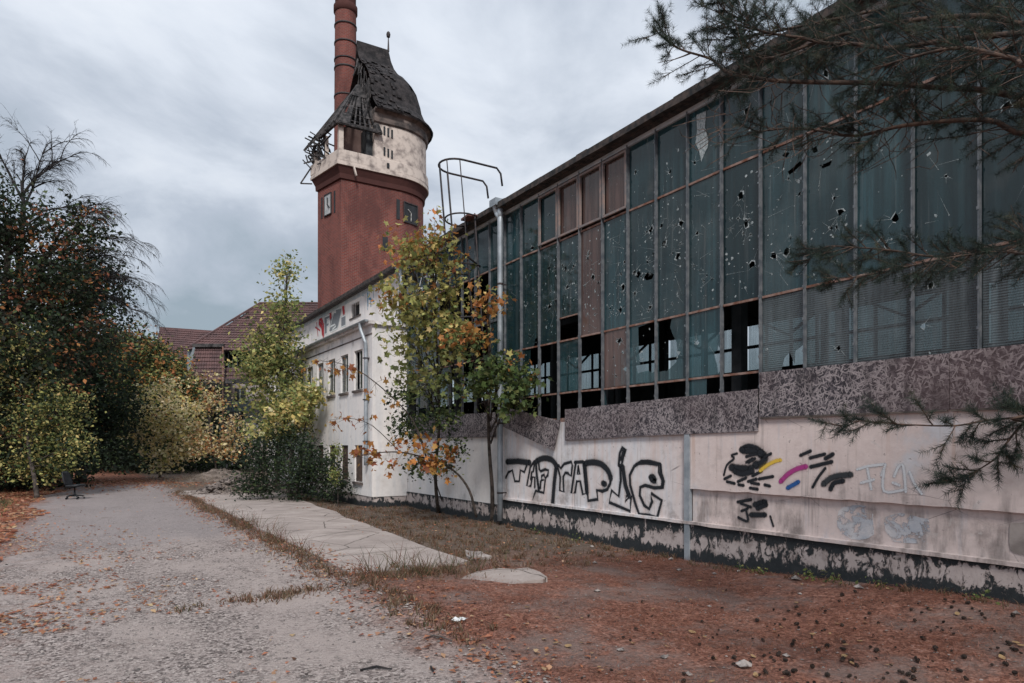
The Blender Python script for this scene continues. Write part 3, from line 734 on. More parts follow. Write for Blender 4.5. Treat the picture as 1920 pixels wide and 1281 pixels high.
# bays past the downpipe
for k in range(8):
    y0 = 13.15+PITCH*k+.017; y1 = 13.15+PITCH*(k+1)-.017
    pane(y0, y1, 5.9, 6.985, 'glass_teal', (), chips=2, rg=prg)
    if k in (0, 5, 6, 7): pane(y0, y1, 3.887, 5.863, 'glass_teal', rholes(y0, y1, 4, 5.7, 2, prg), chips=5, rg=prg)
    if k in (4, 5, 6): pane(y0, y1, 2.85, 3.853, 'glass_teal', (), chips=3, rg=prg)
MB().box(7.985, 8.02, 13.3, 18.5, 4.66, 4.72).build('transom', 'mullion_metal', hall)
# --- chipboard strips nailed over the sill
def board(pts, x=7.925, th=.018, label=None, m='osb'):
    o = MB().prism([(x, y, z) for y, z in pts], (th, 0, 0)).build('chipboard', m, hall)
    if label: o['label'] = label
    return o
board([(8.62, 1.955), (8.62, 2.54), (10.8, 2.5), (10.8, 1.89)])
board([(6.27, 1.995), (6.27, 2.585), (8.615, 2.545), (8.615, 1.955)], 7.921)
for i, (a, b) in enumerate(((3.78, 6.24), (1.3, 3.775), (-1.2, 1.295), (-3.7, -1.205), (-6.2, -3.705))):
    dz = .004*(i % 2)
    board([(a, 2.185+dz), (a, 2.80+dz), (b, 2.81), (b, 2.19)], 7.915+.004*(i % 2))
    MB().box(7.905, 7.93, a+.02, b-.02, 2.165, 2.184).build('batten', 'old_wood', hall)
board([wy(950, 800), wy(946, 762), wy(1058, 790), wy(1045, 845)], 7.90, label='loose chipboard hanging askew')
for a, b in ((13.5, 15.9), (15.91, 18.3)): board([(a, 1.98), (a, 2.56), (b, 2.58), (b, 2.0)], 7.93)
# --- downpipes
def downpipe(y, x, ztop, zbot, r, parent, elbow=.12):
    p = MB()
    p.tube(smooth_line([(x, y, zbot), (x, y, ztop-.45), (x, y, ztop-.35), (x-.01, y+elbow, ztop-.2), (x-.01, y+elbow, ztop-.05)], 4), r, 12)
    o = p.build('downpipe', 'zinc', parent, True)
    hd = MB(); hd.box(x-.13, x+.11, y+elbow-.14, y+elbow+.14, ztop-.06, ztop+.10); hd.tube([(x-.01, y+elbow, ztop-.2), (x-.01, y+elbow, ztop-.055)], [r*1.05, .11], 12)
    hd.build('hopper', 'zinc', o)
    for z in np.arange(zbot+.6, ztop-.5, 1.55):
        b = MB(); b.tube([(x, y, z), (x, y, z+.04)], r+.008, 12); b.box(x+r*.6, x+r+.1, y-.01, y+.01, z+.005, z+.035); b.build('bracket', 'dark_iron', o)
    return o
downpipe(13.06, 7.80, 7.2, .12, .062, hall)
downpipe(18.85, 7.86, 7.1, .05, .055, hall, 0.05)
# --- white upper storey beyond the glazing, seen above the annex
def up_wall():
    pts = [(19.35, 2.3), (34, 2.3), (34, 7.0), (19.35, 7.0)]
    V = [Vector(p) for p in pts]; E = [(i, (i+1) % 4) for i in range(4)]
    cuts = [(22.86, 23.78, 6.33, 6.82), (30.4, 31.3, 6.72, 6.86), (30.4, 31.3, 6.5, 6.64), (19.9, 20.3, 5.75, 6.4)]
    for a, b, c, d in cuts:
        k = len(V); V += [Vector(p) for p in ((a, c), (b, c), (b, d), (a, d))]; E += [(k+i, k+(i+1) % 4) for i in range(4)]
    r = delaunay_2d_cdt(V, E, [], 0, 1e-5); m = MB()
    m.v = [(7.985, v.x, v.y) for v in r[0]]
    for f in r[2]:
        cy = sum(r[0][i].x for i in f)/3; cz = sum(r[0][i].y for i in f)/3
        if not any(a < cy < b and c < cz < d for a, b, c, d in cuts): m.f.append(f)
    for a, b, c, d in cuts:
        for (p, q) in (((a, c), (b, c)), ((b, c), (b, d)), ((b, d), (a, d)), ((a, d), (a, c))):
            m.add([(7.985, *p), (7.985, *q), (8.2, *q), (8.2, *p)], [(0, 1, 2, 3)])
    m.build('upper_wall', 'white_render', hall)
    MB().box(8.205, 8.25, 19.3, 34, 2.3, 7.0).build('backing_wall', 'interior', hall)
    s_ = MB()
    for i in range(5): y = 22.95+i*.18; s_.box(8.02, 8.04, y, y+.02, 6.33, 6.82)
    s_.build('vent_grille', 'dark_iron', hall)
    MB().box(7.95, 7.984, 19.35, 34, 6.93, 7.07).build('roof_flashing', 'flashing', hall)
    MB().box(7.96, 7.984, 22.7, 23.9, 6.27, 6.325).build('window_sill', 'soot_render', hall)
up_wall()

# ================================================================ SPRAYED LETTERING
class Spray(MB):
    lay = 0
    def stroke(s, pts, w, color, x, k=4, curve=True):
        s.lay += 1; x -= .00006*s.lay
        if w > .03 and not getattr(s, 'nohalo', False): s.ribbon([Vector((p[0], p[1], 0)) for p in pts], w*2.1, color, x+.00003, k, curve, 2)
        s.ribbon([Vector((p[0], p[1], 0)) for p in pts], w, color, x, k, curve, 0)
    def ribbon(s, P, w, color, x, k, curve, uo):
        pts_in = P
        if curve: P = smooth_line(P, k)
        N = len(P); b = len(s.v)
        uvp = []
        for i, p in enumerate(P):
            d = P[min(i+1, N-1)]-P[max(i-1, 0)]
            if d.length < 1e-9: d = Vector((1, 0, 0))
            d.normalize(); nn = Vector((-d.y, d.x, 0))*w*.5*1.35
            s.v += [(x, p.x+nn.x, p.y+nn.y), (x, p.x-nn.x, p.y-nn.y)]; s.c += [color, color]
            uvp.append(uo+i/(N-1))
        for i in range(N-1):
            s.f.append((b+2*i, b+2*i+1, b+2*i+3, b+2*i+2)); s.uv += [(uvp[i], 0), (uvp[i], 1), (uvp[i+1], 1), (uvp[i+1], 0)]
        # round ends
        if uo: return
        for e, i0 in ((0, 1), (N-1, N-2)):
            c = P[e]; k0 = len(s.v); M = 12
            s.v.append((x-.00002*(1+(e > 0)), c.x, c.y)); s.c.append(color)
            for j in range(M):
                a = 2*math.pi*j/M; s.v.append((x-.00002*(1+(e > 0)), c.x+math.cos(a)*w*.5*1.35, c.y+math.sin(a)*w*.5*1.35)); s.c.append(color)
            for j in range(M):
                s.f.append((k0, k0+1+j, k0+1+(j+1) % M)); s.uv += [(0, .5), (0, 1), (0, 1)]
    def fill(s, pts, color, x):
        b = len(s.v); s.v += [(x, p[0], p[1]) for p in pts]; s.c += [color]*len(pts)
        s.f.append(tuple(range(b, b+len(pts)))); s.uv += [(0, .5)]*len(pts)
BK = (.012, .015, .02); GR = (.07, .075, .08); WH = (.62, .65, .67); RED = (.40, .02, .03); BLU = (.03, .22, .38); SIL = (.17, .185, .21)
# "THERAPIE": outline strokes, coordinates measured on the wall
def tz(pts): return [wy(940+a/5.333, 820+b/5.333, 7.97) for a, b in pts]
SP = Spray(); wl = .06
def mst(pts, wpx=22, curve=False, color=BK): SP.stroke(tz(pts), wl*wpx/22, color, 7.9685, 4, curve)
# T
mst([(55,245),(170,240),(285,255)], 48); mst([(45,405),(70,350),(110,330),(135,440),(180,440),(190,330),(230,350),(255,280)])
# H
mst([(330,240),(290,300),(255,485),(295,485),(310,400),(335,400),(335,500)]); mst([(345,240),(355,380),(375,520)], 30); mst([(335,240),(320,340),(305,350),(295,420)]); 
# E
mst([(350,240),(400,215),(450,210),(510,230),(555,290)], 46, True); mst([(375,250),(380,320),(395,340),(440,320),(470,330),(465,380),(440,410),(430,375),(405,385),(400,430),(440,425),(425,555),(345,535),(300,670),(490,685)])
mst([(550,290),(530,450),(512,685)], 44); mst([(395,440),(390,510)])
# R
mst([(575,280),(595,310),(630,265),(700,245),(710,290),(700,385),(670,360),(640,355),(620,395),(625,545),(585,530),(590,400),(565,300)])
# A
mst([(735,250),(820,245)], 24); mst([(745,260),(700,560),(740,545),(755,440),(790,440),(815,570),(850,560),(820,250)]); mst([(770,290),(762,370),(785,370),(770,290)], 18); mst([(835,270),(860,560)], 30)
# P
mst([(835,255),(920,250),(1000,270),(1060,320),(1095,390),(1090,460),(1060,520),(1010,540),(955,530),(965,620),(870,635),(860,500),(840,270)], 24); mst([(850,258),(930,250),(1010,275),(1070,340),(1095,410)], 44, True); mst([(1015,460),(1040,468)], 40)
# I
mst([(1190,290),(1195,430),(1175,590),(1105,530),(1080,650),(1290,740),(1300,590),(1240,640),(1265,570),(1215,300),(1190,290)]); mst([(1215,295),(1240,480),(1280,590)], 36)
mst([(1175,280),(1205,275),(1220,190),(1245,125),(1210,100),(1185,160),(1175,280)]); mst([(1225,130),(1205,210),(1190,215)], 26)
# E
mst([(1590,270),(1480,240),(1400,240),(1330,290),(1285,380),(1290,480),(1340,660),(1380,770),(1480,780),(1560,800),(1605,630),(1500,560),(1510,640),(1480,715),(1430,680),(1385,580),(1390,500),(1440,480),(1530,505),(1620,500),(1625,440),(1600,360),(1590,270)], 22)
mst([(1350,265),(1450,260),(1570,275),(1575,350),(1610,430),(1605,490)], 16); mst([(1490,400),(1520,395),(1535,440),(1500,420)], 34, True)
o = SP.build('sprayed_lettering', 'spray', hall); o['label'] = 'black outlined graffiti letters reading THERAPIE'
# pieces on the right-hand panels
SP = Spray()
def rz(pts, x=7.945): return [wy(1320+a/4.174, 800+b/4.174, x) for a, b in pts]
def rst(pts, wpx, color=BK, curve=True, x=7.9415): SP.stroke(rz(pts, x), wpx*.0017, color, x, 4, curve)
rst([(290,180),(340,155),(400,165),(440,190)], 48); rst([(300,185),(380,195),(460,215)], 60); rst([(440,205),(475,240),(450,290),(400,300)], 70); rst([(380,250),(330,280)], 24); rst([(215,320),(290,330),(370,330)], 70); rst([(240,350),(300,370),(380,350)], 50); rst([(155,380),(180,300),(235,250),(215,225),(260,210)], 20); rst([(470,240),(525,210)], 24)
for a in ([(160,410),(210,385)], [(180,430),(240,445)], [(265,430),(330,400)], [(270,455),(310,460)], [(345,430),(410,410)], [(370,440),(430,450)], [(380,385),(450,350)], [(360,480),(420,490)], [(430,410),(540,390)], [(475,455),(515,465)], [(330,235),(400,215)], [(350,280),(400,250)]): rst(a, 26)
rst([(440,345),(500,300),(560,270),(600,262)], 30, (.62, .42, .06)); rst([(600,430),(660,370),(730,330),(800,312)], 40, (.34, .04, .20)); rst([(655,480),(700,455),(740,432)], 34, (.02, .09, .28))
for a, q in (([(755,225),(835,190)], 26), ([(830,245),(945,215)], 26), ([(950,250),(1010,215)], 32), ([(835,315),(1000,275)], 30), ([(850,475),(900,390),(950,325)], 22), ([(935,450),(1010,395),(1150,375)], 46), ([(990,490),(1020,440),(1090,425)], 36)): rst(a, q, BK if q != 46 else (.03, .035, .04))
for a in ([(1200,335),(1290,310),(1420,295)], [(1280,330),(1310,490)], [(1230,440),(1330,415)], [(1420,300),(1390,380)], [(1410,330),(1410,505),(1570,495)], [(1490,390),(1520,320),(1560,310),(1580,510)], [(1480,440),(1530,460)], [(1610,355),(1650,450),(1705,525)]): rst(a, 20, (.55, .57, .60))
def rlow(pts, wpx): SP.stroke(rz(pts, 8.004), wpx*.0017, BK, 8.0005, 4, True)
for a, q in (([(265,590),(370,570)], 26), ([(290,600),(370,630)], 24), ([(295,660),(345,640)], 22), ([(330,650),(345,740),(270,710)], 22), ([(400,610),(480,590)], 50), ([(420,640),(490,610)], 40), ([(370,690),(480,690)], 44), ([(520,700),(545,780)], 18)): rlow(a, q)
o = SP.build('sprayed_scrawl', 'spray', hall); o['label'] = 'black, magenta, yellow and white spray scrawls'
# lettering on the white upper storey
SP = Spray()
def uz(pts): return [wy(540+a/8, 500+b/8, 7.985) for a, b in pts]
def ust(pts, wpx, color, x=7.9825): SP.stroke(uz(pts), wpx*.0028*2.2, color, x, 4, False)
ust([(480,760),(470,850),(510,900),(520,1000)], 34, RED); ust([(490,780),(520,840)], 30, RED); ust([(535,880),(530,1040)], 30, RED)
ust([(630,640),(640,760)], 44, RED); ust([(820,560),(840,690)], 34, RED); ust([(720,600),(740,600)], 20, RED); ust([(430,840),(450,1040)], 10, RED); ust([(410,910),(480,960)], 10, RED); ust([(600,640),(660,640)], 18, RED)
SP.fill(uz([(545,760),(625,725),(620,780),(585,795),(585,850),(615,840),(610,890),(585,900),(585,1000),(550,1020)]), SIL, 7.9815)
SP.fill(uz([(640,790),(690,690),(720,690),(720,640),(810,620),(790,740),(760,880),(740,930),(640,980),(620,960)]), SIL, 7.9812)
SP.fill(uz([(800,760),(865,730),(865,880),(800,910)]), SIL, 7.9814)
ust([(545,760),(625,725),(620,780),(585,795),(585,850),(615,840),(610,890),(585,900),(585,1000),(550,1020),(545,760)], 9, WH, 7.980); ust([(620,960),(690,690),(720,690),(720,640),(810,620),(760,880),(740,930),(640,980)], 9, WH, 7.980); ust([(640,900),(700,870),(720,890),(670,940)], 12, WH, 7.980); ust([(800,760),(865,730),(865,880),(800,910),(800,760)], 9, WH, 7.980)
o = SP.build('sprayed_lettering', 'spray', hall); o['label'] = 'red and silver graffiti on the white upper wall'; SP = Spray()
ust([(1125,430),(1150,370),(1230,345)], 14, BLU); ust([(1195,365),(1200,590)], 12, BLU); ust([(1220,350),(1215,480),(1290,520)], 10, BLU); ust([(1240,470),(1245,600)], 8, BLU); ust([(1200,480),(1195,650)], 5, BLU); ust([(1280,350),(1285,470)], 5, BLU)
o = SP.build('sprayed_lettering', 'spray', hall); o['label'] = 'thin blue spray tag beside the small vent window'
SP = Spray()
for a in ([(785,545),(795,500)], [(800,548),(808,505)], [(815,540),(822,520)], [(795,520),(815,515)], [(778,560),(780,545),(792,540),(790,560)]):
    SP.stroke([wy(p[0], p[1], 8.0) for p in a], .05, WH, 7.998, 4, False)
o = SP.build('sprayed_lettering', 'spray', hall); o['label'] = 'white letters sprayed on the glass'

# ================================================================ ANNEX
AX = 6.9; AY0 = 18.68; AY1 = 32.0; AZ = 5.32
annex = thing('annex_building', 'two storey off white rendered annex with narrow windows and grey gutter', 'building', (AX, AY0, 0))
wins = []
pit = 1.315
for k in range(9):
    y = 19.5+pit*k
    wins.append((y, y+.74, 3.46, 4.66)); wins.append((y, y+.70, .70, 1.80))
V = [Vector(p) for p in ((AY0, .32), (AY1, .32), (AY1, AZ), (AY0, AZ))]; E = [(0, 1), (1, 2), (2, 3), (3, 0)]
for a, b, c, d in wins:
    k = len(V); V += [Vector(p) for p in ((a, c), (b, c), (b, d), (a, d))]; E += [(k+i, k+(i+1) % 4) for i in range(4)]
r = delaunay_2d_cdt(V, E, [], 0, 1e-5); m = MB(); m.v = [(AX, v.x, v.y) for v in r[0]]
for f in r[2]:
    cy = sum(r[0][i].x for i in f)/3; cz = sum(r[0][i].y for i in f)/3
    if not any(a < cy < b and c < cz < d for a, b, c, d in wins): m.f.append(f)
for a, b, c, d in wins:
    for (p, q) in (((a, c), (b, c)), ((b, c), (b, d)), ((b, d), (a, d)), ((a, d), (a, c))):
        m.add([(AX, *p), (AX, *q), (AX+.11, *q), (AX+.11, *p)], [(0, 1, 2, 3)])
m.add([(AX, AY0, .32), (7.98, AY0, .32), (7.98, AY0, AZ), (AX, AY0, AZ)], [(0, 1, 2, 3)])
m.add([(AX, AY1, .32), (7.98, AY1, .32), (7.98, AY1, AZ), (AX, AY1, AZ)], [(0, 3, 2, 1)])
m.build('wall', 'white_render', annex)
MB().box(AX+.95, AX+1.0, AY0+.05, AY1, .3, AZ).build('inner_wall', 'interior', annex)
MB().box(AX+.02, 7.95, AY0+.02, AY1, -.3, .322).build('plinth', 'tar_plinth', annex)
cn = MB(); cn.box(AX-.12, 7.98, AY0-.10, AY1, AZ-.06, AZ+.03); cn.build('eaves_slab', 'white_render', annex)
MB().box(AX-.012, AX-.001, AY0, AY1, 4.98, 5.02).build('string_course', 'soot_render', annex)
gt = MB()
prof = [(AX-.19+.06*math.cos(a), AZ+.05+.06*math.sin(a)) for a in [math.pi+math.pi*i/6 for i in range(7)]]
for i in range(6):
    (xa, za), (xb, zb) = prof[i], prof[i+1]
    gt.add([(xa, AY0-.05, za), (xb, AY0-.05, zb), (xb, AY1, zb), (xa, AY1, za)], [(0, 1, 2, 3)])
gt.add([(x_, AY0-.05, z_) for x_, z_ in prof], [tuple(range(7))])
for k in range(14): gt.box(AX-.13, AX-.121, AY0+.3+k*.95, AY0+.34+k*.95, AZ-.05, AZ+.03)
gt.build('gutter', 'zinc', annex)
dp = MB(); dp.tube(smooth_line([(AX-.19, 19.12, AZ+.02), (AX-.19, 19.12, AZ-.15), (AX-.12, 18.98, AZ-.5), (AX-.09, 18.96, AZ-.75), (AX-.09, 18.96, 3), (AX-.09, 18.96, 1.22)], 4), .055, 12)
dpo = dp.build('downpipe', 'zinc', annex, True)
for z in (1.9, 3.1, 4.3): MB().box(AX-.16, AX-.001, 18.89, 19.03, z, z+.03).build('bracket', 'dark_iron', dpo)
for i, (a, b, c, d) in enumerate(wins):
    h = d-c; w_ = b-a; up = c > 2
    f = MB(); t = .035
    f.box(.05, .09, 0, t, 0, h); f.box(.05, .09, w_-t, w_, 0, h); f.box(.05, .09, t, w_-t, 0, t); f.box(.05, .09, t, w_-t, h-t, h)
    if up: f.box(.05, .09, w_/2-.022, w_/2+.022, t, h-t)
    wd = f.build('window', 'white_frame' if up else 'old_wood'); wd.parent = annex; wd.location = (0, a-AY0, c)
    def part(mb, nm, mt):
        o = mb.build(nm, mt); o.parent = wd; return o
    if up:
        for (p, q) in ((t, w_/2-.022), (w_/2+.022, w_-t)):
            if rng.random() < .45: part(MB().box(.07, .076, p, q, t, h-t), 'pane', 'glass_window')
    else:
        part(MB().box(.06, .085, t, w_-t, t, h-t), 'boarding', 'door_wood')
    part(MB().box(-.06, .049, -.05, w_+.05, -.07, -.002), 'sill', 'soot_render')
# ================================================================ WATER TOWER
tower = thing('brick_tower', 'red brick tower with a cream rounded top storey, ruined balcony and bell shaped roof', 'tower', (18.5, 51, 0))
TA = Vector((15.6, 48.57)); ld = Vector((-.208, .978))
TB = TA+ld*3.5
CC = Vector((20.0, 51.45)); CR = 3.0
def plan(off=0.0, seg=22):
    """outline: sharp front-left corner, straight front, rounded right end, straight back, slanted left face"""
    a = TA+Vector((-off*1.05, -off)); pts = [a]
    R_ = CR+off
    for i in range(seg+1):
        t = -math.pi/2+.08+(math.pi-.16)*i/seg
        pts.append(CC+Vector((math.cos(t)*R_*1.04, math.sin(t)*(R_-.10))))
    pts.append(TB+Vector((-off*1.1, off)))
    return pts
def ring_wall(mb, levels, uv=False, cap=False):
    N = None
    for lv, (off, z) in enumerate(levels):
        P = plan(off); N = len(P)
        mb.v += [(p.x, p.y, z) for p in P]
    b = len(mb.v)-N*len(levels)
    per = [0]
    P = plan(levels[0][0])
    for i in range(N): per.append(per[-1]+(P[(i+1) % N]-P[i]).length)
    for l in range(len(levels)-1):
        for i in range(N):
            j = (i+1) % N
            mb.f.append((b+l*N+i, b+l*N+j, b+(l+1)*N+j, b+(l+1)*N+i))
            if uv: mb.uv += [(per[i], levels[l][1]), (per[i+1], levels[l][1]), (per[i+1], levels[l+1][1]), (per[i], levels[l+1][1])]
    if cap: mb.f.append(tuple(b+(len(levels)-1)*N+i for i in range(N)))
    return mb
ring_wall(MB(), [(0, -.5), (0, 21.1)], True).build('brick_wall', 'brick', tower)
ring_wall(MB(), [(.0, 21.1), (.12, 21.15), (.14, 21.5), (.30, 21.9), (.34, 22.0)], cap=True).build('corbel_band', 'dark_brick', tower)
ring_wall(MB(), [(.34, 22.004), (.42, 22.02), (.42, 22.2), (.38, 22.22), (.38, 22.36)], cap=True).build('cornice', 'cream_render', tower)
# left face and front face helper
lN = Vector((-ld.y, ld.x))
def lface(t, z, o=0): p = TA+ld*t+lN*o; return (p.x, p.y, z)
def fface(x, z, o=0): return (x, 48.57-.03-o, z)
def slit(p0, p1, z0, z1, face, nm='slit_window', m='clock_dark', o=.02):
    MB().add([face(p0, z0, o), face(p1, z0, o), face(p1, z1, o), face(p0, z1, o), face(p0, z0, -.1), face(p1, z0, -.1), face(p1, z1, -.1), face(p0, z1, -.1)],
             [(0,1,2,3),(7,6,5,4),(0,4,5,1),(1,5,6,2),(2,6,7,3),(3,7,4,0)]).build(nm, m, tower)
slit(19.85, 20.12, 18.95, 20.45, fface); slit(18.75, 19.15, 16.4, 17.45, fface)
slit(.85, 1.05, 18.9, 20.5, lface); slit(2.75, 2.95, 18.9, 20.5, lface)
def clock(face, a, b, z0, z1, m1, m2, hand, tipA, tipB):
    ck = MB()
    ck.add([face(a, z0, .05), face(b, z0, .05), face(b, z1, .05), face(a, z1, .05), face(a, z0, -.05), face(b, z0, -.05), face(b, z1, -.05), face(a, z1, -.05)],
           [(0,1,2,3),(7,6,5,4),(0,4,5,1),(1,5,6,2),(2,6,7,3),(3,7,4,0)])
    c = ck.build('clock', m1, tower)
    h = MB(); md = ((a+b)/2, (z0+z1)/2)
    for tip in (tipA, tipB): h.beam(face(*md, .09), face(md[0]+tip[0], md[1]+tip[1], .09), .1, .05)
    h.build('hand', hand, c)
    fr = MB()
    for p, q in (((a, z0), (b, z0)), ((b, z0), (b, z1)), ((b, z1), (a, z1)), ((a, z1), (a, z0))): fr.beam(face(*p, .055), face(*q, .055), .09, .07)
    fr.build('frame', m2, c)
def rface(x, z, o=0):         # tangent plane on the rounded right end
    return (x, 48.50+max(0, (x-20.3))*.34-o, z)
clock(rface, 20.45, 21.75, 18.85, 20.35, 'clock_dark', 'dark_iron', 'white_frame', (0, -.6), (-.3, .25))
clock(lface, 1.4, 2.4, 18.95, 20.5, 'clock_pale', 'dark_iron', 'clock_dark', (0, .5), (-.3, -.3))
# cream drum
dr = MB(); prof = []
def drum_ring(mb, lv, x_from, m, nm, wob=0):
    R_ = CR+.22; pts = []
    n_ = 36; rows = []
    for (off, z) in lv:
        row = [(x_from, 48.57-off+.02)]
        for i in range(n_+1):
            t = -math.pi/2+math.pi*i/n_
            row.append((CC.x+math.cos(t)*(CR+off)*1.05, CC.y+math.sin(t)*(CR+off-.1)))
        row.append((x_from, CC.y+CR+off-.1)); rows.append([(x, y, z) for x, y in row])
    N = len(rows[0]); b = len(mb.v)
    for rw in rows: mb.v += rw
    for l in range(len(rows)-1):
        for i in range(N): j = (i+1) % N; mb.f.append((b+l*N+i, b+l*N+j, b+(l+1)*N+j, b+(l+1)*N+i))
    return mb.build(nm, m, tower)
drum_ring(MB(), [(.38, 22.36), (.34, 23.1), (.2, 23.18), (.18, 25.75)], 18.05, 'cream_render', 'drum_wall')
drum_ring(MB(), [(.19, 25.75), (.32, 25.85), (.36, 26.1), (.30, 26.5), (.55, 26.7), (.55, 26.78)], 18.0, 'soot_render', 'drum_cornice')
# small slot windows in threes
for z0 in (25.0, 23.45):
    for k in range(3):
        x = 18.75+k*.3; slit(x, x+.13, z0-.06*k, z0+.62-.06*k, lambda a, z, o: (a, 48.34-o, z), 'slot_window')
slit(18.95, 19.12, 22.5, 22.85, lambda a, z, o: (a, 48.14-o, z), 'slot_window')
# bell roof
rp = [(0, 33.3), (.22, 32.4), (.5, 31.7), (.95, 31.15), (1.5, 30.75), (2.0, 30.2), (2.4, 29.5), (2.65, 28.7), (2.8, 28.1), (3.05, 27.5), (3.45, 27.0), (3.72, 26.72), (3.66, 26.6)]
ra, rb = Vector((17.75, 51.45)), Vector((20.35, 51.45))
rm = MB(); n_ = 18; rows = []
for off, z in rp:
    k = off/3.72
    ex = rb.x+(CC.x+.1-rb.x)*k          # the ridge end draws back to the drum axis
    row = [(17.75+.25*k, 51.45-off, z)]
    for i in range(n_+1):
        t = -math.pi/2+math.pi*i/n_; row.append((ex+math.cos(t)*off*1.02, 51.45+math.sin(t)*off, z))
    row.append((17.75+.25*k, 51.45+off, z)); rows.append(row)
N = len(rows[0])
for rw in rows: rm.v += [(x+.05*mn.noise(Vector((x*2, y*2, z*2))), y, z+.09*mn.noise(Vector((x*3, y*3, z*3)))) for x, y, z in rw]
for l in range(len(rows)-1):
    for i in range(N-1):
        if rng.random() < .035 and 3 < l < 11: continue
        rm.f.append((l*N+i, l*N+i+1, (l+1)*N+i+1, (l+1)*N+i))
roof = rm.build('roof', 'shingle', tower)
fin = MB(); fin.tube([(20.35, 51.45, 33.2), (20.35, 51.45, 34.3)], [.09, .04], 8); fin.lathe((20.35, 51.45, 34.55), [(0, -.28), (.14, -.2), (.17, 0), (.12, .18), (0, .28)], 10)
fin.build('finial', 'dark_iron', roof)
tt = MB()                               # slipped and missing slates: battens and ragged slabs on the bell
for l in range(2, len(rp)-2):
    off, z = rp[l]; o2, z2 = rp[l+1]
    for k in range(16):
        if rng.random() < .55:
            u = rng.random(); x = 17.9+u*2.3; a = .02+rng.random()*.06; w_ = rng.uniform(.12, .35); q = rng.uniform(.2, .9)
            p0 = Vector((x, 51.45-off-a, z)); p1 = Vector((x+rng.uniform(-.06, .06), 51.45-(off+(o2-off)*q)-a-.05, z+(z2-z)*q))
            tt.beam(p0, p1, w_, .04, (0, -1, 0))
tt.build('slates', 'shingle', roof, kind='stuff')
# broken gable side of the bell roof: torn boards hanging down
tb = MB()
for k in range(26):
    i = rng.randint(2, 9); off, z = rp[i]; y = 51.45-off*rng.uniform(.3, 1)
    x = 17.75+rng.uniform(-.15, .3); tb.beam((x, y, z), (x+rng.uniform(-.5, .2), y-rng.uniform(0, .4), z-rng.uniform(.6, 2.0)), rng.uniform(.05, .12), .05)
tb.box(17.95, 18.05, 49.2, 53.5, 26.4, 29.4)
tb.build('torn_boards', 'charred_wood', roof)
# balcony: parapet slabs, pillars, ruined hipped roof
def par(a, b, face, nm='parapet'):
    MB().add([face(a, 22.36, .36), face(b, 22.36, .36), face(b, 23.12, .36), face(a, 23.12, .36), face(a, 22.36, .2), face(b, 22.36, .2), face(b, 23.12, .2), face(a, 23.12, .2)],
             [(0,1,2,3),(7,6,5,4),(0,4,5,1),(1,5,6,2),(2,6,7,3),(3,7,4,0)]).build(nm, 'cream_render', tower)
par(15.27, 16.7, fface); par(16.74, 18.1, fface)
for k in range(4): par(-.2+k*1.05, .82+k*1.05, lface)
def pillar(p, z0, z1, w_=.34):
    x, y, _ = p; MB().box(x-w_/2, x+w_/2, y-w_/2, y+w_/2, z0, z1).build('pillar', 'cream_render', tower)
pillar(fface(15.55, 0, -.05), 23.1, 25.05); pillar(lface(1.9, 0, .15), 23.1, 24.75, .26); pillar(lface(3.5, 0, .15), 23.1, 24.2, .26)
MB().box(15.9, 18.1, 49.9, 50.1, 22.36, 25.6).build('inner_wall', 'brick', tower)
MB().box(17.55, 18.04, 48.75, 49.9, 22.36, 25.4).build('doorway', 'interior', tower)
ap = Vector((17.35, 50.2, 29.1)); ap2 = Vector((17.8, 50.2, 29.1))
bm_ = MB()
e0 = Vector(fface(15.2, 25.0, .35)); e1 = Vector(fface(18.5, 24.95, .45))
el = Vector(lface(4.0, 24.2, .6))
for (a, b) in ((e0, e1), (e0, Vector(lface(2.2, 24.7, .5)))): bm_.beam(a, b, .2, .22)
for k in range(9):
    t = k/8; b = e0.lerp(e1, t); a = ap.lerp(ap2, t); a = a.lerp(b, rng.uniform(0, .06))
    bm_.beam(a, b+Vector((0, 0, -.1)), .11, .14)
for k in range(8):
    t = k/7; b = e0.lerp(el, t)+Vector((-.25, 0, -.05)); a = ap.lerp(b, 0 if k < 3 else rng.uniform(.1, .35))
    bm_.beam(a, b, .12, .13)
for k in range(5):
    q = .25+k*.16; bm_.beam(ap.lerp(e0, q), ap2.lerp(e1, q), .06, .05)
bm_.build('rafters', 'charred_wood', tower)
sk = MB()
for k in range(8):
    t0 = k/8; t1 = (k+1)/8
    for q0, q1 in ((0, .3), (.3, .55), (.55, .78), (.78, 1.02)):
        if rng.random() < (.25 if q0 > .1 else .85):
            A_ = ap.lerp(ap2, t0); B_ = ap.lerp(ap2, t1); C_ = e0.lerp(e1, t0); D_ = e0.lerp(e1, t1)
            sk.add([A_.lerp(C_, q0)+Vector((0, -.1, .05)), B_.lerp(D_, q0)+Vector((0, -.1, .05)), B_.lerp(D_, q1)+Vector((0, -.1, .05)), A_.lerp(C_, q1)+Vector((0, -.1, .05))], [(0, 1, 2, 3)])
for k in range(4):
    t0 = k/8; t1 = (k+1)/8
    A_ = e0.lerp(el, t0); B_ = e0.lerp(el, t1)
    sk.add([ap, A_.lerp(ap, .1), B_.lerp(ap, .1)], [(0, 1, 2)])
sk.add([Vector((16.2, 51.3, 23.4)), Vector((17.9, 51.3, 23.4)), Vector((17.9, 51.0, 29)), Vector((17.3, 51, 29))], [(0, 1, 2, 3)])
sk.build('roof_remains', 'charred_wood', tower)
db = MB()
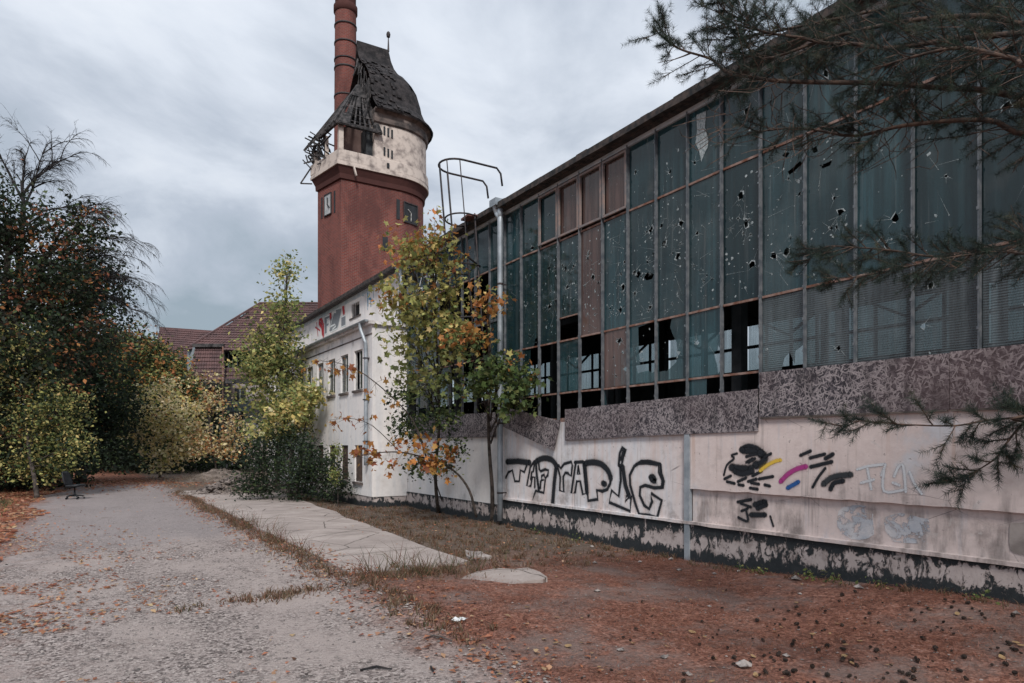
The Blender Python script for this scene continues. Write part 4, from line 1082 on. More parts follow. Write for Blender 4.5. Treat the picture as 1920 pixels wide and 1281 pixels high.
for k in range(46):
    t = rng.uniform(1.6, 4.3); p = Vector(lface(t, rng.uniform(23.0, 25.0), rng.uniform(-.1, .6)))
    d = Vector((rng.uniform(-1, .6), rng.uniform(-.6, .6), rng.uniform(-.6, .7))).normalized()*rng.uniform(.5, 1.5)
    db.beam(p-d/2, p+d/2, rng.uniform(.05, .13), .07)
db.beam(lface(4.0, 23.0, .3), lface(4.3, 21.7, 1.0), .1); db.beam(lface(4.0, 21.8, .2), lface(4.3, 21.7, 1.0), .08)
for k in range(3): db.beam(lface(1.9+k*.9, 22.9, .25), lface(1.9+k*.9, 24.8-.2*k, .25), .12)
db.build('broken_timbers', 'charred_wood', tower)
# weathered pieces under the balcony
MB().beam(fface(16.35, 22.0, .5), fface(16.5, 21.3, .6), .16, .1).build('hanging_strip', 'cream_render', tower)

# ================================================================ CHIMNEY
cc = at_depth(648, 0, 56); cx_, cy_ = cc.x, cc.y
chim = thing('factory_chimney', 'tall round red brick chimney with dark iron bands rising behind the tower', 'chimney', (cx_, cy_, 0))
def tubeuv(c, prof, k, mb):
    for (r, z) in prof:
        for j in range(k+1): a = 2*math.pi*j/k; mb.v.append((c[0]+r*math.cos(a), c[1]+r*math.sin(a), z))
    for i in range(len(prof)-1):
        for j in range(k):
            b = i*(k+1)+j; mb.f.append((b, b+1, b+k+2, b+k+1))
            u0 = 2*math.pi*.85*j/k; u1 = 2*math.pi*.85*(j+1)/k
            mb.uv += [(u0, prof[i][1]), (u1, prof[i][1]), (u1, prof[i+1][1]), (u0, prof[i+1][1])]
    return mb
tubeuv((cx_, cy_), [(1.05, 0), (.90, 30), (.85, 37.2)], 28, MB()).build('shaft', 'brick', chim, True)
tubeuv((cx_, cy_), [(.86, 37.1), (.96, 37.2), (.96, 37.7), (.86, 37.8)], 28, MB()).build('collar', 'dark_brick', chim, True)
tubeuv((cx_, cy_), [(.84, 37.75), (.84, 39.4), (.95, 39.5), (.95, 39.9), (.7, 39.9), (.7, 37)], 28, MB()).build('cap', 'dark_brick', chim, True)
for z in (36.0, 34.55, 33.2, 32.5, 30.2): tubeuv((cx_, cy_), [(.87+.004*(37-z), z), (.915+.004*(37-z), z), (.915+.004*(37-z), z+.12), (.87+.004*(37-z), z+.12)], 28, MB()).build('band', 'dark_iron', chim, True)

# ================================================================ ROOF LADDER WITH CAGE
lad = thing('caged_ladder', 'rusty iron roof ladder with a bent safety cage leaning off the glass wall', 'ladder', (7.7, 14.2, 2.5))
LR = Matrix.Rotation(R(-7.5), 4, 'X')
L0 = Vector((7.55, 13.95, 5.15))
def LP(x, y, z): return L0+LR @ Vector((x, y, z))
Ztop = 3.25
def lpart(pts, r_, nm, k=8, sm=True): return MB().tube([LP(*p) for p in pts], r_, k).build(nm, 'dark_iron', lad, sm)
for yy in (-.22, .22): lpart([(0.12, yy, -2.6), (0.12, yy, Ztop-1.2)], .02, 'rail')
for k in range(11): lpart([(0.12, -.22, -2.4+k*.32), (0.12, .22, -2.4+k*.32)], .011, 'rung', 6)
hoop = [(.86, -.34, Ztop-.42), (.84, -.34, Ztop-.12), (.74, -.34, Ztop)]+[(-.15+.0-.45*math.cos(a)*1.0, .34*math.sin(a), Ztop) for a in np.linspace(-math.pi/2, math.pi/2, 13)]+[(.74, .34, Ztop), (.84, .34, Ztop-.12), (.86, .34, Ztop-.42)]
lpart(hoop, .024, 'hoop')
for z in (1.95, .75, -.5):
    lpart([(.12+.0, -.3, z)]+[(-.1-.42*math.cos(a), .34*math.sin(a), z) for a in np.linspace(-math.pi/2, math.pi/2, 13)]+[(.12, .3, z)], .02, 'hoop')
for a in (-1.35, -.62, 0, .62, 1.35):
    x0 = -.15-.45*math.cos(a); y0 = .34*math.sin(a)
    lpart([(x0, y0, Ztop), (x0+.03, y0, 1.95), (x0+.05, y0, -1.6)], .013, 'strap', 6)
for z in (.95, -.4): MB().beam(LP(-.3, -.35, z), LP(.42, .2, z), .035, .03).build('wall_stay', 'dark_iron', lad)
MB().prism([LP(-.05, -.2, 1.98), LP(.95, -.42, 1.93), LP(.85, .1, 2.02), LP(0, .25, 2.05)], (0, 0, .05)).build('landing_plate', 'red_sheet', lad)

# ================================================================ HOUSE
U = Vector((CY, -SY, 0)); Fw = Vector((SY, CY, 0))
house = thing('tiled_house', 'old house with purple brown tiled hipped roof and tile hung bay behind the trees', 'house', tuple(at_depth(430, 835, 54).xy)+(0,))
def hp(px, py, dep): return at_depth(px, py, dep)
def tiled(a, b, c, d, nu, nv, name='roof', holes=(), parent=None, base=True):
    """tile field on the quad a(top left) b(top right) c(bottom right) d(bottom left), one raised piece per tile"""
    a, b, c, d = map(Vector, (a, b, c, d)); nrm = (c-a).cross(b-a).normalized()
    if nrm.dot(Fw) > 0 : nrm = -nrm
    mb = MB(); dn = MB()
    o = MB().add([a-nrm*.06, b-nrm*.06, c-nrm*.06, d-nrm*.06], [(0, 1, 2, 3)]).build(name, 'charred_wood', parent or house)
    for i in range(nv):
        for j in range(nu):
            u0, u1 = j/nu, (j+.93)/nu; v0, v1 = i/nv, (i+1.12)/nv
            if any((u0-hx)**2/(rx*rx)+(v0-hy)**2/(ry*ry) < 1 for hx, hy, rx, ry in holes): continue
            def P(u, v, h): return a.lerp(b, u).lerp(d.lerp(c, u), v)+nrm*h
            k = rng.uniform(-.012, .012)
            mb.add([P(u0, v0, 0), P((u0+u1)/2, v0, .03), P(u1, v0, 0), P(u1, v1, .06+k), P((u0+u1)/2, v1, .11+k), P(u0, v1, .06+k), P(u0, v1, .0), P(u1, v1, 0)],
                   [(0, 1, 4, 5), (1, 2, 3, 4), (5, 4, 3, 7, 6)])
    t = mb.build('tiles', 'roof_tile', o, kind='stuff'); return o
# main hipped roof
D1 = 52
ax_ = hp(487, 570, 57); rx_ = hp(600, 570, 57); bl = hp(365, 648, 51.5); br = hp(625, 662, 51)
e_l = hp(345, 662, 52); e_m = hp(418, 655, 51); e_r = hp(640, 662, 51)
tiled(ax_, rx_, e_r, hp(352, 655, 52), 44, 20, holes=((.02, .25, .022, .1), (-.0, .42, .018, .07), (.1, .3, .03, .05)))
tiled(ax_+Vector((0, .3, 0)), ax_, hp(352, 655, 52), hp(352, 655, 60), 10, 18, name='roof')
MB().beam(ax_+Vector((0, 0, .08)), hp(352, 653, 52)+Vector((0, 0, .08)), .22, .12).build('hip_ridge', 'roof_tile', house)
MB().beam(ax_+Vector((0, 0, .08)), rx_+Vector((0, 0, .08)), .22, .12).build('ridge', 'roof_tile', house)
# rear wing roof
w0 = hp(300, 615, 62); w1 = hp(400, 622, 62); w2 = hp(420, 680, 58); w3 = hp(286, 672, 58)
tiled(w0, w1, w2, w3, 30, 14, name='wing_roof')
MB().beam(w0, w1, .25, .15).build('ridge', 'roof_tile', house)
# walls
def wallq(px0, px1, py0, py1, dep, nm, m, th=.3):
    a = hp(px0, py1, dep); b = hp(px1, py1, dep); z0 = max(-.3, a.z) ; z1 = hp(px0, py0, dep).z
    return MB().prism([(a.x, a.y, z0), (b.x, b.y, z0), (b.x, b.y, z1), (a.x, a.y, z1)], tuple(Fw*th)).build(nm, m, house)
wallq(355, 640, 655, 960, 53.5, 'wall', 'house_wall', 6)
wallq(300, 372, 676, 960, 60.0, 'wing_wall', 'house_wall', 4)
# tile hung bay
tiled(hp(367, 650, 51.2), hp(419, 650, 51.2), hp(423, 712, 50.2), hp(352, 712, 50.2), 13, 9, name='tile_hung_bay')
tiled(hp(420, 690, 51.2), hp(520, 690, 51.2), hp(520, 712, 50.3), hp(420, 712, 50.3), 24, 3, name='pent_roof')
MB().add([hp(367, 650, 51.2), hp(352, 712, 50.2), hp(349, 712, 53), hp(352, 655, 53)], [(0, 1, 2, 3)]).build('bay_side', 'house_trim', house)
MB().beam(hp(362, 648, 51), hp(420, 648, 51), .25, .25).build('eaves_board', 'charred_wood', house)
MB().beam(hp(350, 714, 50.4), hp(520, 716, 50.4), .4, .35).build('eaves_board', 'charred_wood', house)
wb = wallq(424, 560, 662, 692, 53.2, 'window_band', 'interior', .2)
for k in range(12):
    px = 428+k*8.3; MB().beam(hp(px, 662, 53.0), hp(px+rng.uniform(-1, 1), 692, 53.0), .12, .08).build('window_post', 'house_trim', house)
for (a, b, c, d) in ((395, 412, 728, 742), (440, 460, 728, 750), (372, 384, 780, 840), (400, 425, 775, 815), (440, 455, 780, 830)):
    wo_ = wallq(a, b, c, d, 53.42, 'window', 'clock_dark', .1)
    e = MB().beam(hp((a+b)/2, c, 53.38), hp((a+b)/2, d, 53.38), .08, .05).build('frame', 'house_trim', wo_)
wallq(352, 470, 752, 772, 53.3, 'string_band', 'house_trim', .15)
MB().tube([hp(418, 650, 50.0), hp(418, 716, 49.9), hp(418, 860, 53)], .06, 6).build('drainpipe', 'rusty_metal', house)

# ================================================================ OFFICE CHAIR
cp = on_ground(140, 937); chx = U; cz0 = gh(cp.x, cp.y)+.008
chair = thing('office_chair', 'black swivel office chair standing alone on the gravel road', 'chair', (cp.x, cp.y, cz0))
def cpnt(a, b, z): return Vector((cp.x, cp.y, cz0+z))+U*a+Fw*b
seat = MB(); N = 18
ringz = [(.40, .36), (.41, .40), (.445, .42), (.475, .40), (.485, .33), (.48, .0)]
for z, rr in ringz:
    for j in range(N):
        a = 2*math.pi*j/N; ca, sa = math.cos(a), math.sin(a)
        q = .62*rr; seat.v.append(tuple(cpnt(.03+q*math.copysign(abs(ca)**.65, ca), q*math.copysign(abs(sa)**.65, sa), z+.015*ca)))
for l in range(len(ringz)-1):
    for j in range(N): seat.f.append((l*N+j, l*N+(j+1) % N, (l+1)*N+(j+1) % N, (l+1)*N+j))
seat.f.append(tuple(range(N-1, -1, -1)))
seat.build('seat', 'black_plastic', chair, True)
bk = MB(); rows = 9
for side in (0, 1):
    for i in range(rows):
        t = i/(rows-1); wd = .21*(1-.25*abs(t-.35)**1.6*2); 
        for j in range(7):
            s_ = j/6*2-1; curve = -.05*(1-s_*s_)
            bk.v.append(tuple(cpnt(-.21-.13*t+curve+(.045 if side else 0), wd*s_*(1 if .02 < t < .98 else .8), .44+.47*t)))
off = rows*7
for i in range(rows-1):
    for j in range(6):
        a = i*7+j; bk.f.append((a, a+1, a+8, a+7)); bk.f.append((off+a, off+a+7, off+a+8, off+a+1))
for i in range(rows-1):
    bk.f.append((i*7, (i+1)*7, off+(i+1)*7, off+i*7)); bk.f.append((i*7+6, off+i*7+6, off+(i+1)*7+6, (i+1)*7+6))
for j in range(6):
    bk.f.append((j, off+j, off+j+1, j+1)); a = (rows-1)*7+j; bk.f.append((a, a+1, off+a+1, off+a))
bk.build('backrest', 'black_plastic', chair, True)
MB().tube([cpnt(-.02, 0, .40), cpnt(-.2, 0, .38), cpnt(-.29, 0, .46), cpnt(-.31, 0, .62)], .02, 8).build('back_bracket', 'black_plastic', chair, True)
MB().tube([cpnt(0, 0, .09), cpnt(0, 0, .24), cpnt(0, 0, .242), cpnt(0, 0, .41)], [.032, .032, .02, .02], 10).build('gas_column', 'black_plastic', chair, True)
for k in range(5):
    a = .5+2*math.pi*k/5; ca, sa = math.cos(a), math.sin(a)
    MB().tube([cpnt(0, 0, .11), cpnt(.15*ca, .15*sa, .115), cpnt(.27*ca, .27*sa, .085)], [.03, .024, .016], 8).build('base_arm', 'black_plastic', chair, True)
    MB().tube([cpnt(.27*ca-.02*sa, .27*sa+.02*ca, .03), cpnt(.27*ca+.02*sa, .27*sa-.02*ca, .03)], .03, 10).build('caster', 'black_plastic', chair)

# ================================================================ RUBBLE AND SLABS
def mound(c, rx, ry, h, m, seed, k=26, rings=10):
    mb = MB(); mb.v.append((c[0], c[1], c[2]+h))
    for i in range(1, rings+1):
        t = i/rings
        for j in range(k):
            a = 2*math.pi*j/k; q = 1+.25*mn.noise(Vector((math.cos(a)*1.5, math.sin(a)*1.5, seed)))
            zz = h*(math.cos(t*math.pi)*.5+.5)*(1+.45*mn.noise(Vector((t*4+math.cos(a)*2, math.sin(a)*2, seed)))+.25*mn.noise(Vector((t*11, math.cos(a)*6, math.sin(a)*6+seed))))
            mb.v.append((c[0]+rx*q*t*math.cos(a), c[1]+ry*q*t*math.sin(a), c[2]+zz-.08*t))
    for j in range(k): mb.f.append((0, 1+j, 1+(j+1) % k))
    for i in range(rings-1):
        for j in range(k): a = 1+i*k+j; b = 1+i*k+(j+1) % k; mb.f.append((a, a+k, b+k, b))
    return mb
pc = on_ground(462, 930); pile = thing('rubble_pile', 'heap of broken grey bricks and stones beside the evergreen shrub', 'rubble', (pc.x, pc.y+1.2, 0))
px_, py_ = pc.x+.1, pc.y+1.3
mound((px_, py_, 0), 2.0, 1.7, .62, 'rubble', 4).build('core', 'heap_soil', pile)
rk = MB()
for i in range(1100):
    a = rng.random()*6.283; t = math.sqrt(rng.random())*1.08
    x = px_+2.0*t*math.cos(a); y = py_+1.7*t*math.sin(a); z = .62*(math.cos(min(1, t)*math.pi)*.5+.5)
    rk.rock((x, y, z+.02), rng.choice((.04, .06, .09, .13))*rng.uniform(.8, 1.3), rng, .7)
rk.build('broken_stones', 'rubble', pile, kind='stuff')
hc = on_ground(425, 905); tag(mound((hc.x, hc.y+1.5, 0), 2.6, 2.2, .55, 'heap_soil', 12, 40, 18).build('soil_heap', 'heap_soil', smooth=True), 'bare grey brown heap of soil behind the rubble pile', 'soil heap')
def slab_thing(pxs, zt, th, label):
    pts = [on_ground(a, b, zt) for a, b in pxs]
    K = []
    for i in range(len(pts)):
        a, b = pts[i], pts[(i+1) % len(pts)]
        for j in range(3):
            q = a.lerp(b, j/3); K.append((q.x+rng.uniform(-.025, .025), q.y+rng.uniform(-.025, .025), zt+.02*rng.uniform(-1, 1)))
    tag(MB().prism(K, (0, 0, -th)).build('concrete_slab', 'concrete'), label, 'concrete slab')
sp = []
for (a, b, z) in ((846,1092,.03),(868,1082,.05),(893,1072,.065),(934,1065,.07),(962,1067,.075),(990,1064,.085),(1012,1072,.10),(1026,1082,.11),(1018,1086,.10),(985,1090,.075),(962,1095,.05),(915,1096,.035),(880,1098,.03)):
    q = on_ground(a, b, z); sp.append((q.x, q.y, z))
cen = (sum(p[0] for p in sp)/13, sum(p[1] for p in sp)/13, .068); sm_ = MB(); N = 13
sm_.v = [cen]+sp+[(p[0]+rng.uniform(-.02, .02), p[1]+rng.uniform(-.02, .02), p[2]-.09) for p in sp]
sm_.f = [(0, 1+i, 1+(i+1) % N) for i in range(N)]+[(1+i, 1+N+i, 1+N+(i+1) % N, 1+(i+1) % N) for i in range(N)]
tag(sm_.build('concrete_slab', 'path_concrete'), 'broken flat concrete slab with a raised corner among dry weeds', 'concrete slab')
slab_thing([(870,1031),(905,1036),(925,1043),(880,1044)], .10, .08, 'small sliver of concrete lying off the end of the path')
# ================================================================ VEGETATION
def fast_mesh(name, V, F, m, parent=None, C=None, kind=None):
    """V (n,3), F (m,k) equal-sized faces"""
    me = bpy.data.meshes.new(name); k = F.shape[1]
    me.vertices.add(len(V)); me.vertices.foreach_set('co', V.astype(np.float32).ravel())
    me.loops.add(F.size); me.loops.foreach_set('vertex_index', F.astype(np.int32).ravel())
    me.polygons.add(len(F)); me.polygons.foreach_set('loop_start', np.arange(0, F.size, k, dtype=np.int32))
    try: me.polygons.foreach_set('loop_total', np.full(len(F), k, dtype=np.int32))
    except Exception: pass
    if C is not None:
        at = me.attributes.new('col', 'FLOAT_COLOR', 'POINT')
        at.data.foreach_set('color', np.concatenate([C, np.ones((len(C), 1))], 1).astype(np.float32).ravel())
    me.materials.append(MATS[m]); me.update(calc_edges=True); me.validate()
    o = bpy.data.objects.new(name, me); col.objects.link(o)
    if parent: o.parent = parent; o.matrix_parent_inverse = parent.matrix_basis.inverted()
    if kind: o['kind'] = kind
    return o
def unit(a): return a/np.maximum(np.linalg.norm(a, axis=1, keepdims=True), 1e-9)
def leaves_mesh(name, P, size, C, parent, m='leaf', droop=.35, aspect=.62, lobed=False, kind=None, flat=0.0):
    n_ = len(P); d = nrg.normal(size=(n_, 3)); d[:, 2] = d[:, 2]*(.6-.55*flat)-droop*(1-flat); d = unit(d)
    u = nrg.normal(size=(n_, 3)); 
    if flat: u = u*(1-flat)
    u[:, 2] += .8 if not flat else 2.0*flat
    r = unit(np.cross(d, u)); nn = unit(np.cross(r, d))
    L = size*nrg.uniform(.4, 1.45, (n_, 1)); W = L*aspect*.5
    if not lobed:
        V = np.stack([P-d*L*.5, P+r*W+nn*L*.10, P+d*L*.5-nn*L*.08, P-r*W+nn*L*.10], 1).reshape(-1, 3)
        F = np.arange(n_*4).reshape(n_, 4); Cc = np.repeat(C, 4, 0)
    else:
        # five lobed leaf as a fan of quads sharing the base
        base = P-d*L*.45; ang = [-1.75, -1.25, -.85, -.5, -.25, 0, .25, .5, .85, 1.25, 1.75]; rad = [.5, .42, .85, .55, .62, 1.0, .62, .55, .85, .42, .5]
        vs = [base]
        for a, q in zip(ang, rad): vs.append(base+(d*math.cos(a)+r*math.sin(a)*.9)*L*q+nn*L*.16*abs(math.sin(a)))
        V = np.stack(vs, 1).reshape(-1, 3); K = 12
        b = (np.arange(n_)*K)[:, None]
        F = np.concatenate([b+np.array([[0, i+1, i, i]])*0+np.array([[0, i, i+1, i+2]]) for i in range(1, 10, 2)], 0)
        Cc = np.repeat(C, K, 0)
    return fast_mesh(name, V, F, m, parent, Cc, kind)
def pal(n_, colors, weights, jit=.22):
    c = np.array(colors); w_ = np.array(weights, float); w_ /= w_.sum()
    C = c[nrg.choice(len(c), n_, p=w_)]
    return np.clip(C*nrg.uniform(1-jit, 1+jit, (n_, 1))*nrg.uniform(.93, 1.07, (n_, 3)), 0, 1)
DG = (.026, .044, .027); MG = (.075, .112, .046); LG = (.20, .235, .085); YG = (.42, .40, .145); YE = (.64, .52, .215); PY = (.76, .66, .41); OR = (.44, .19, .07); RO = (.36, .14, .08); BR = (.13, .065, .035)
def lobe_w(l):
    px, py, rpx, rpz, dep = l[:5]
    c = at_depth(px, py, dep); k = dep/FPX
    return np.array(c), np.array([rpx*k, l[5] if len(l) > 5 else rpx*k, rpz*k])
def clump_centres(l, n_, bias=.5):
    c, rr = lobe_w(l); v = unit(nrg.normal(size=(n_, 3))); q = nrg.uniform(0, 1, (n_, 1))**bias
    lump = np.array([1+.55*mn.noise(Vector(p*1.7)+Vector(c))+.35*mn.noise(Vector(p*4.1)+Vector(c)) for p in v])[:, None]
    return c+v*q*rr*lump
def tree(name, label, cat, base_px, dep, lobes, clumps, per, size, cr, palette, trunk_r=.14, lean=(0, 0), group=None, twigs=60, lobed=False, aspect=.62, bark='bark', colour=None, base_w=None, trunk_top=None):
    b = base_w if base_w is not None else at_depth(base_px, 835, dep)
    base = Vector((b[0], b[1], gh(b[0], b[1])-.05)); t = thing(name, label, cat, tuple(base), group)
    cents = []
    for l in lobes:
        rr = l[2]*l[3]; cents.append((l, clump_centres(l, max(6, int(clumps*rr/sum(q[2]*q[3] for q in lobes))))))
    allc = np.concatenate([c for _, c in cents])
    top = max(lobes, key=lambda l: -l[1]); tp = Vector(lobe_w(top)[0]); 
    if trunk_top: tp = Vector(trunk_top)
    tr = MB(); P = [base]
    for k in range(1, 7):
        q = k/6; P.append(base.lerp(tp, q)+Vector((rng.uniform(-1, 1), rng.uniform(-1, 1), 0))*.05*(tp-base).length*.3*(1-q*.5)*(k < 6))
    tr.tube(smooth_line(P, 3), [trunk_r*(1-.82*i/18)*(1.25 if i == 0 else 1) for i in range(19)], 8)
    tr.build('trunk', bark, t, True)
    lm = MB(); 
    for l, c in cents:
        cen = Vector(lobe_w(l)[0]); q = min(.85, max(.25, (cen.z-base.z)/(tp.z-base.z+.01)*.7)); s0 = base.lerp(tp, q)
        lm.tube(smooth_line([s0, s0.lerp(cen, .5)+Vector((0, 0, .06*(cen-s0).length)), cen], 3), [trunk_r*.45*(1-.12*i) for i in range(7)], 6)
        for i in nrg.choice(len(c), min(len(c), max(3, int(twigs*len(c)/len(allc)))), replace=False):
            e = Vector(c[i]); mid = cen.lerp(e, .5)+Vector((0, 0, -.05*(e-cen).length)); s1 = s0.lerp(cen, rng.uniform(.4, 1))
            lm.tube([s1, s1.lerp(e, .5)+Vector((0, 0, .06*(e-s1).length)), e], [trunk_r*.14, trunk_r*.09, trunk_r*.03], 4, False)
    lm.build('limbs', bark, t)
    P = np.repeat(allc, per, 0)+nrg.normal(size=(len(allc)*per, 3))*cr*np.array([1, 1, .7])
    C = pal(len(P), *palette) if colour is None else colour(P)
    # every clump has its own hue
    hue = np.repeat(nrg.uniform(.72, 1.22, (len(allc), 1)), per, 0); C = np.clip(C*hue, 0, 1)
    leaves_mesh('crown', P, size, C, t, aspect=aspect, lobed=lobed, kind='stuff')
    return t
# --- left edge: big dark trees with rust coloured leaves
def mixcol(n_, a, b, f):
    A = pal(n_, *a); B = pal(n_, *b); s_ = nrg.uniform(0, 1, n_) < f; A[s_] = B[s_]; return A
def rust_col(P):
    f = np.array([sstep(mn.noise(Vector((p[0]*1.0, p[1]*.5, p[2]*1.0)))+.1, .15, .5) for p in P[::1]])
    n_ = len(P); return mixcol(n_, ([DG, (.03, .034, .022), MG], [5, 3, 1.2]), ([RO, OR, BR], [4, 3, 2]), .03+.40*f)
tree('oak_tree', 'dark broad oak on the leaf covered verge with patches of rust orange leaves', 'tree', -20, 26,
     [(20, 420, 95, 90, 26.5), (-60, 560, 120, 150, 26), (100, 520, 95, 90, 27), (40, 690, 115, 120, 25), (150, 430, 50, 45, 27.5), (-40, 800, 90, 90, 24.5), (150, 610, 70, 80, 27), (-20, 870, 90, 40, 25.5)],
     640, 50, .16, .38, None, .34, twigs=160, colour=rust_col)
tree('evergreen_tree', 'very dark evergreen filling the gap behind the rust leaved oak', 'tree', 150, 33,
     [(175, 540, 70, 80, 33), (140, 690, 100, 110, 33), (190, 790, 90, 80, 34), (60, 820, 100, 70, 33)], 420, 60, .17, .42, ([DG, (.016, .028, .018), MG], [5, 4, 1]), .25, twigs=80)
tree('hazel_bush', 'bush with small yellow green leaves overhanging the office chair', 'bush', 70, 22.9,
     [(120, 760, 55, 60, 24.5), (70, 800, 70, 80, 24.2), (135, 840, 40, 40, 24.3), (40, 700, 60, 90, 24.8), (105, 875, 45, 25, 24.0), (55, 880, 50, 30, 23.6)], 260, 42, .11, .26, ([YG, YE, LG, MG, DG], [3, 1.6, 2, 3, 3]), .08, twigs=90)
# dark wood closing the road
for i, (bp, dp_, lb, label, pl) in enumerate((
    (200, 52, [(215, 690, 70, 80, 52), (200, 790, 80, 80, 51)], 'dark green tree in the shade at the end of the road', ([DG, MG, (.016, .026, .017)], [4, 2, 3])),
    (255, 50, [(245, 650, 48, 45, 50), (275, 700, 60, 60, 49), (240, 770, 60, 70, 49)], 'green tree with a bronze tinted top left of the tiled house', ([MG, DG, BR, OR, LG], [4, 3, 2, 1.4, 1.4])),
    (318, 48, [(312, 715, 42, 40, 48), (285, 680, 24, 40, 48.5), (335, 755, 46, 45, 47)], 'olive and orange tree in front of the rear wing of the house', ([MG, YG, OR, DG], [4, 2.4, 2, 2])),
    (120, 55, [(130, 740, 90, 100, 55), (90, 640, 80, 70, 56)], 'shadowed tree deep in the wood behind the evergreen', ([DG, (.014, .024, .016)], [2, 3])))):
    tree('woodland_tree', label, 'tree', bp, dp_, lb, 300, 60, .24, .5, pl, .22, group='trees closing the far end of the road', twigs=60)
P = []
for i in range(170):
    px = rng.uniform(-260, 470); dep = rng.uniform(50, 60); c = np.array(at_depth(px, rng.uniform(790, 880), dep)); c[2] = rng.uniform(.1, 4.5); P.append(c)
for i in range(150):
    px = rng.uniform(150, 480); dep = rng.uniform(43, 50); c = np.array(at_depth(px, 835, dep)); c[2] = rng.uniform(.1, 2.6); P.append(c)
for i in range(90):
    px = rng.uniform(-120, 110); dep = rng.uniform(27, 33); c = np.array(at_depth(px, 835, dep)); c[2] = rng.uniform(.1, 2.4); P.append(c)
P = np.array(P); P = np.repeat(P, 80, 0)+nrg.normal(size=(len(P)*80, 3))*np.array([.9, .9, .6])
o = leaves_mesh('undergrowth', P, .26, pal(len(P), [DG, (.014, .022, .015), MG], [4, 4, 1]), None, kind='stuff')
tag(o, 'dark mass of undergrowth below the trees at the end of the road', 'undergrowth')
tree('pale_shrub', 'tall shrub thick with pale yellow leaves beside the road end', 'shrub', 300, 37.5,
     [(300, 780, 56, 60, 37.5), (345, 800, 44, 55, 37), (268, 800, 38, 44, 37.6), (305, 735, 40, 30, 38), (310, 850, 60, 32, 37), (372, 805, 24, 44, 37)], 210, 24, .19, .34,
     ([PY, YE, YG, LG, MG], [7, 3, 1.4, .8, .6]), .07, twigs=120)
tree('pale_shrub', 'low shrub with peach tinted leaves in front of the house wall', 'shrub', 405, 35.5,
     [(398, 755, 26, 24, 36), (415, 835, 34, 38, 35.5), (440, 810, 20, 36, 36), (380, 835, 26, 34, 35.5), (385, 715, 20, 12, 36.5)], 95, 18, .17, .3, ([PY, (.42, .25, .13), YE, OR], [4, 3, 2, 1]), .05, twigs=90)
tree('birch_tree', 'slender light green and yellow tree leaning past the annex corner', 'tree', 520, 25.2,
     [(537, 515, 22, 36, 25), (520, 580, 42, 40, 25), (505, 650, 60, 52, 25), (480, 700, 62, 50, 24.6), (540, 690, 45, 60, 25), (520, 770, 72, 60, 24.2), (560, 770, 40, 55, 24.4)],
     340, 24, .14, .27, ([LG, YG, MG, (.22, .26, .10), YE], [4, 4, 1.6, 3, 1.2]), .10, twigs=200)
tree('walnut_bush', 'bush with yellowing large leaves below the birch beside the annex wall', 'bush', 555, 22.6,
     [(545, 775, 40, 30, 22.6), (580, 745, 24, 26, 22.8), (520, 800, 40, 30, 22.5)], 80, 30, .17, .2, ([YE, YG, LG, PY], [3, 3, 3, 1]), .05, twigs=40)
tree('evergreen_shrub', 'dense dark green shrub hiding the lower windows of the annex', 'shrub', 545, 21.5,
     [(490, 880, 40, 46, 21.8), (520, 840, 34, 44, 22), (565, 890, 50, 46, 21.2), (575, 845, 22, 30, 21.4), (616, 895, 24, 42, 20.9), (545, 820, 20, 24, 22), (600, 870, 26, 22, 21), (470, 915, 26, 20, 21.6), (640, 915, 12, 22, 20.6)], 330, 34, .085, .22, ([DG, (.024, .038, .024), MG, (.035, .055, .035)], [4, 3, 2.2, 2]), .07, twigs=60)
tree('climbing_plant', 'bright green climber on the annex wall next to the shrub', 'plant', 632, 19.6,
     [(633, 850, 9, 16, 19.4), (628, 890, 7, 20, 19.3)], 26, 16, .07, .08, ([LG, YG, (.15, .19, .06)], [3, 2, 3]), .015, twigs=14)
# --- maples in front of the glass
def maple_col(P):
    n_ = len(P); dep = P[:, 0]*SY+P[:, 1]*CY; px = 960+FPX*(P[:, 0]*CY-P[:, 1]*SY)/dep; z = P[:, 2]
    f = np.clip((z-4.9)/1.8, 0, 1)*.55+np.clip((785-px)/110, 0, 1)*.5*np.clip((z-4.1)/.8, 0, 1)-.12
    nz = np.array([mn.noise(Vector(p*1.3)) for p in P]); f = np.clip(f+nz*.5, 0, 1)
    g = np.clip((z-2.6)/2.0+nz*.4, 0, 1)[:, None]
    C = pal(n_, [MG, DG, LG], [3, 1.4, 2])*(1-g)+pal(n_, [YG, LG, (.27, .26, .09), YE], [3, 2, 3, .8])*g
    B = pal(n_, [OR, (.45, .19, .06), (.42, .26, .08), RO], [3, 4, 3, 1]); s_ = nrg.uniform(0, 1, n_) < f; C[s_] = B[s_]; return C
def gw(px, py): q = on_ground(px, py); return q
b1 = gw(822, 962)
tree('maple_tree', 'slender maple, yellow green with orange top, in front of the glass wall', 'tree', 0, 0,
     [(805, 480, 55, 55, 15.4), (760, 470, 34, 40, 15.2), (845, 530, 32, 50, 15.4), (790, 570, 72, 62, 15.3), (845, 620, 48, 60, 15.3), (770, 640, 55, 48, 15.2), (800, 720, 70, 42, 15.2), (815, 432, 16, 30, 15.4), (735, 560, 28, 48, 15.2)],
     270, 9, .115, .21, None, .05, twigs=300, lobed=True, colour=maple_col, base_w=b1)
b2 = gw(923, 980)
def m2col(P):
    n_ = len(P); nz = np.array([mn.noise(Vector(p*1.1)) for p in P]); f = np.clip((P[:, 2]-3.2)/1.2+nz*.5, 0, .85)
    C = pal(n_, [MG, LG, DG, (.09, .14, .045)], [3, 3, 1, 3]); B = pal(n_, [OR, (.42, .2, .06), YE], [3, 3, 2]); s_ = nrg.uniform(0, 1, n_) < f; C[s_] = B[s_]; return C
